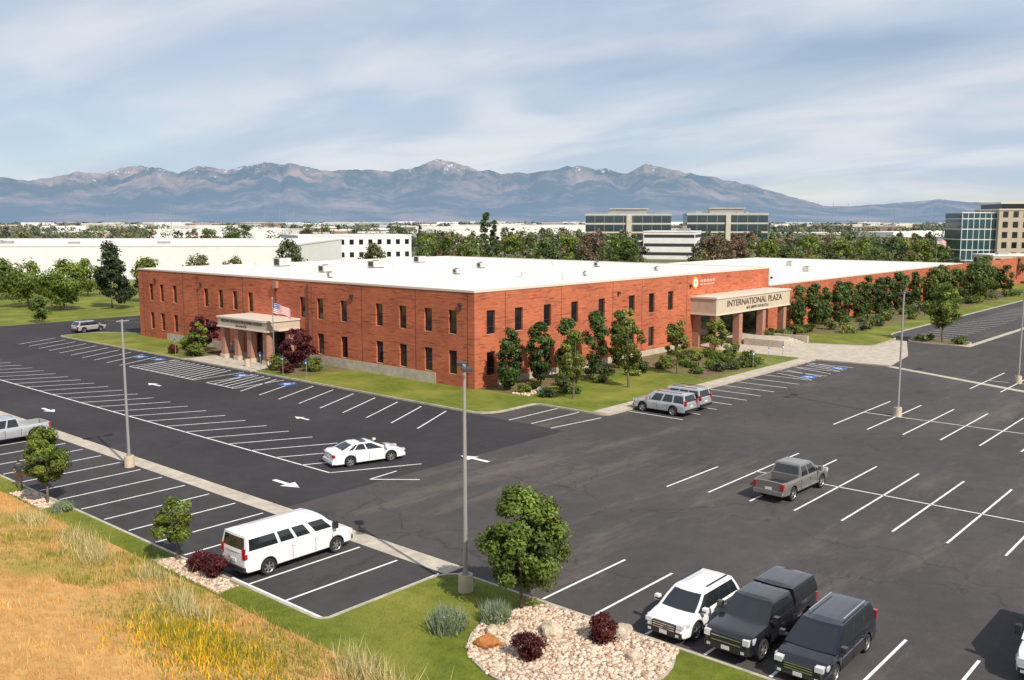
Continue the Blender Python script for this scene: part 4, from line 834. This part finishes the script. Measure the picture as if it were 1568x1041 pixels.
def mtn():
    m,nt,b=nmat('mountain_rock_haze');b.inputs['Roughness'].default_value=1;b.inputs['Specular IOR Level'].default_value=0
    g=N(nt,'ShaderNodeNewGeometry');sp=N(nt,'ShaderNodeSeparateXYZ');L(nt,g.outputs['Position'],sp.inputs[0])
    n=N(nt,'ShaderNodeTexNoise');n.inputs['Scale'].default_value=.0011;n.inputs['Detail'].default_value=9;n.inputs['Roughness'].default_value=.7;L(nt,g.outputs['Position'],n.inputs['Vector'])
    cr=N(nt,'ShaderNodeValToRGB');cr.color_ramp.elements[0].position=.46;cr.color_ramp.elements[0].color=(.05,.08,.05,1);cr.color_ramp.elements[1].position=.64;cr.color_ramp.elements[1].color=(.5,.34,.25,1);L(nt,n.outputs[0],cr.inputs[0])
    n2=N(nt,'ShaderNodeTexNoise');n2.inputs['Scale'].default_value=.008;n2.inputs['Detail'].default_value=6;n2.inputs['Roughness'].default_value=.8;L(nt,g.outputs['Position'],n2.inputs['Vector'])
    h=N(nt,'ShaderNodeMapRange');h.inputs[1].default_value=380;h.inputs[2].default_value=900;L(nt,sp.outputs[2],h.inputs[0])
    ad=N(nt,'ShaderNodeMath',operation='MULTIPLY_ADD');L(nt,h.outputs[0],ad.inputs[0]);ad.inputs[1].default_value=.26;L(nt,n2.outputs[0],ad.inputs[2])
    sn=N(nt,'ShaderNodeMapRange');sn.inputs[1].default_value=.715;sn.inputs[2].default_value=.76;L(nt,ad.outputs[0],sn.inputs[0])
    mx=N(nt,'ShaderNodeMix',data_type='RGBA');L(nt,sn.outputs[0],mx.inputs[0]);L(nt,cr.outputs[0],mx.inputs[6]);mx.inputs[7].default_value=(.95,.95,1,1);L(nt,mx.outputs[2],b.inputs['Base Color'])
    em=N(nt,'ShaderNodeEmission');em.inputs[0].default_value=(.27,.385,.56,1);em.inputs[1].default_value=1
    haze_mix=N(nt,'ShaderNodeMapRange');haze_mix.inputs[1].default_value=0;haze_mix.inputs[2].default_value=800;haze_mix.inputs[3].default_value=.78;haze_mix.inputs[4].default_value=.6;L(nt,sp.outputs[2],haze_mix.inputs[0])  # aerial haze painted on as blue emission, thicker on the lower slopes
    ms=N(nt,'ShaderNodeMixShader');L(nt,haze_mix.outputs[0],ms.inputs[0]);L(nt,b.outputs[0],ms.inputs[1]);L(nt,em.outputs[0],ms.inputs[2]);L(nt,ms.outputs[0],nt.nodes['Material Output'].inputs[0])
    return m
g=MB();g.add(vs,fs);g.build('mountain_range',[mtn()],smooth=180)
# ------------------------------------------------------------------ sky + sun
sx,sy=-.25,-.97;EL=math.radians(43);n_=math.hypot(sx,sy);sx/=n_;sy/=n_
w=bpy.data.worlds.new('World');S.world=w;w.use_nodes=True;nt=w.node_tree;bg=nt.nodes['Background'];bg.inputs[1].default_value=.1
sk=N(nt,'ShaderNodeTexSky');sk.sky_type='NISHITA';sk.sun_disc=False;sk.sun_elevation=EL;sk.sun_rotation=math.atan2(sx,sy)%(2*math.pi);sk.altitude=1300;sk.air_density=1;sk.dust_density=1.2;sk.ozone_density=1.5
tc=N(nt,'ShaderNodeTexCoord');sp=N(nt,'ShaderNodeSeparateXYZ');L(nt,tc.outputs['Generated'],sp.inputs[0])
zz=N(nt,'ShaderNodeMath',operation='ADD');zz.inputs[1].default_value=.16;L(nt,sp.outputs[2],zz.inputs[0])
dx=N(nt,'ShaderNodeMath',operation='DIVIDE');dy=N(nt,'ShaderNodeMath',operation='DIVIDE');L(nt,sp.outputs[0],dx.inputs[0]);L(nt,zz.outputs[0],dx.inputs[1]);L(nt,sp.outputs[1],dy.inputs[0]);L(nt,zz.outputs[0],dy.inputs[1])
cb=N(nt,'ShaderNodeCombineXYZ');L(nt,dx.outputs[0],cb.inputs[0]);L(nt,dy.outputs[0],cb.inputs[1])
def cloud(rotdeg,scl,s,det,lo,hi,rg=.5,loc=(0,0,0)):
    mp=N(nt,'ShaderNodeMapping');mp.inputs['Rotation'].default_value=(0,0,math.radians(rotdeg));mp.inputs['Scale'].default_value=scl;mp.inputs['Location'].default_value=loc;L(nt,cb.outputs[0],mp.inputs[0])
    cn=N(nt,'ShaderNodeTexNoise');cn.inputs['Scale'].default_value=s;cn.inputs['Detail'].default_value=det;cn.inputs['Roughness'].default_value=rg;cn.inputs['Distortion'].default_value=.5;L(nt,mp.outputs[0],cn.inputs['Vector'])
    r=N(nt,'ShaderNodeMapRange');r.interpolation_type='SMOOTHSTEP';r.inputs[1].default_value=lo;r.inputs[2].default_value=hi;L(nt,cn.outputs[0],r.inputs[0]);return r.outputs[0]
c1=cloud(-41,(.95,.6,1),.95,7,.30,.62,.5,(2.3,.7,0));c2=cloud(-36,(1.5,.75,1),1.1,6,.34,.68,.48,(.6,3.1,0))
a1=N(nt,'ShaderNodeMapRange');a1.inputs[3].default_value=.38;a1.inputs[4].default_value=.93;L(nt,c1,a1.inputs[0])
mx=N(nt,'ShaderNodeMix',data_type='RGBA');L(nt,a1.outputs[0],mx.inputs[0]);L(nt,sk.outputs[0],mx.inputs[6])
cc=N(nt,'ShaderNodeMix',data_type='RGBA');L(nt,c2,cc.inputs[0]);cc.inputs[6].default_value=(5.3,6.3,7.7,1);cc.inputs[7].default_value=(7.9,8.1,8.5,1);L(nt,cc.outputs[2],mx.inputs[7]);L(nt,mx.outputs[2],bg.inputs[0])
sl=bpy.data.lights.new('sun','SUN');sl.energy=5.0;sl.angle=math.radians(.53);sl.color=(1,.925,.80);so=bpy.data.objects.new('sun',sl);COL.objects.link(so)
dv=Vector((sx*math.cos(EL),sy*math.cos(EL),math.sin(EL)));so.rotation_euler=dv.to_track_quat('Z','Y').to_euler();so.location=(0,0,80)
# ------------------------------------------------------------------ camera
cam=bpy.data.cameras.new('camera');cam.lens=32.83;cam.sensor_width=36;cam.clip_start=.5;cam.clip_end=40000
co=bpy.data.objects.new('camera',cam);COL.objects.link(co);co.location=(-63.4,-60.2,16);co.rotation_euler=(math.radians(90-7.27),0,math.radians(-48.8));S.camera=co
S.view_settings.view_transform='Standard';S.view_settings.look='None';S.view_settings.exposure=0
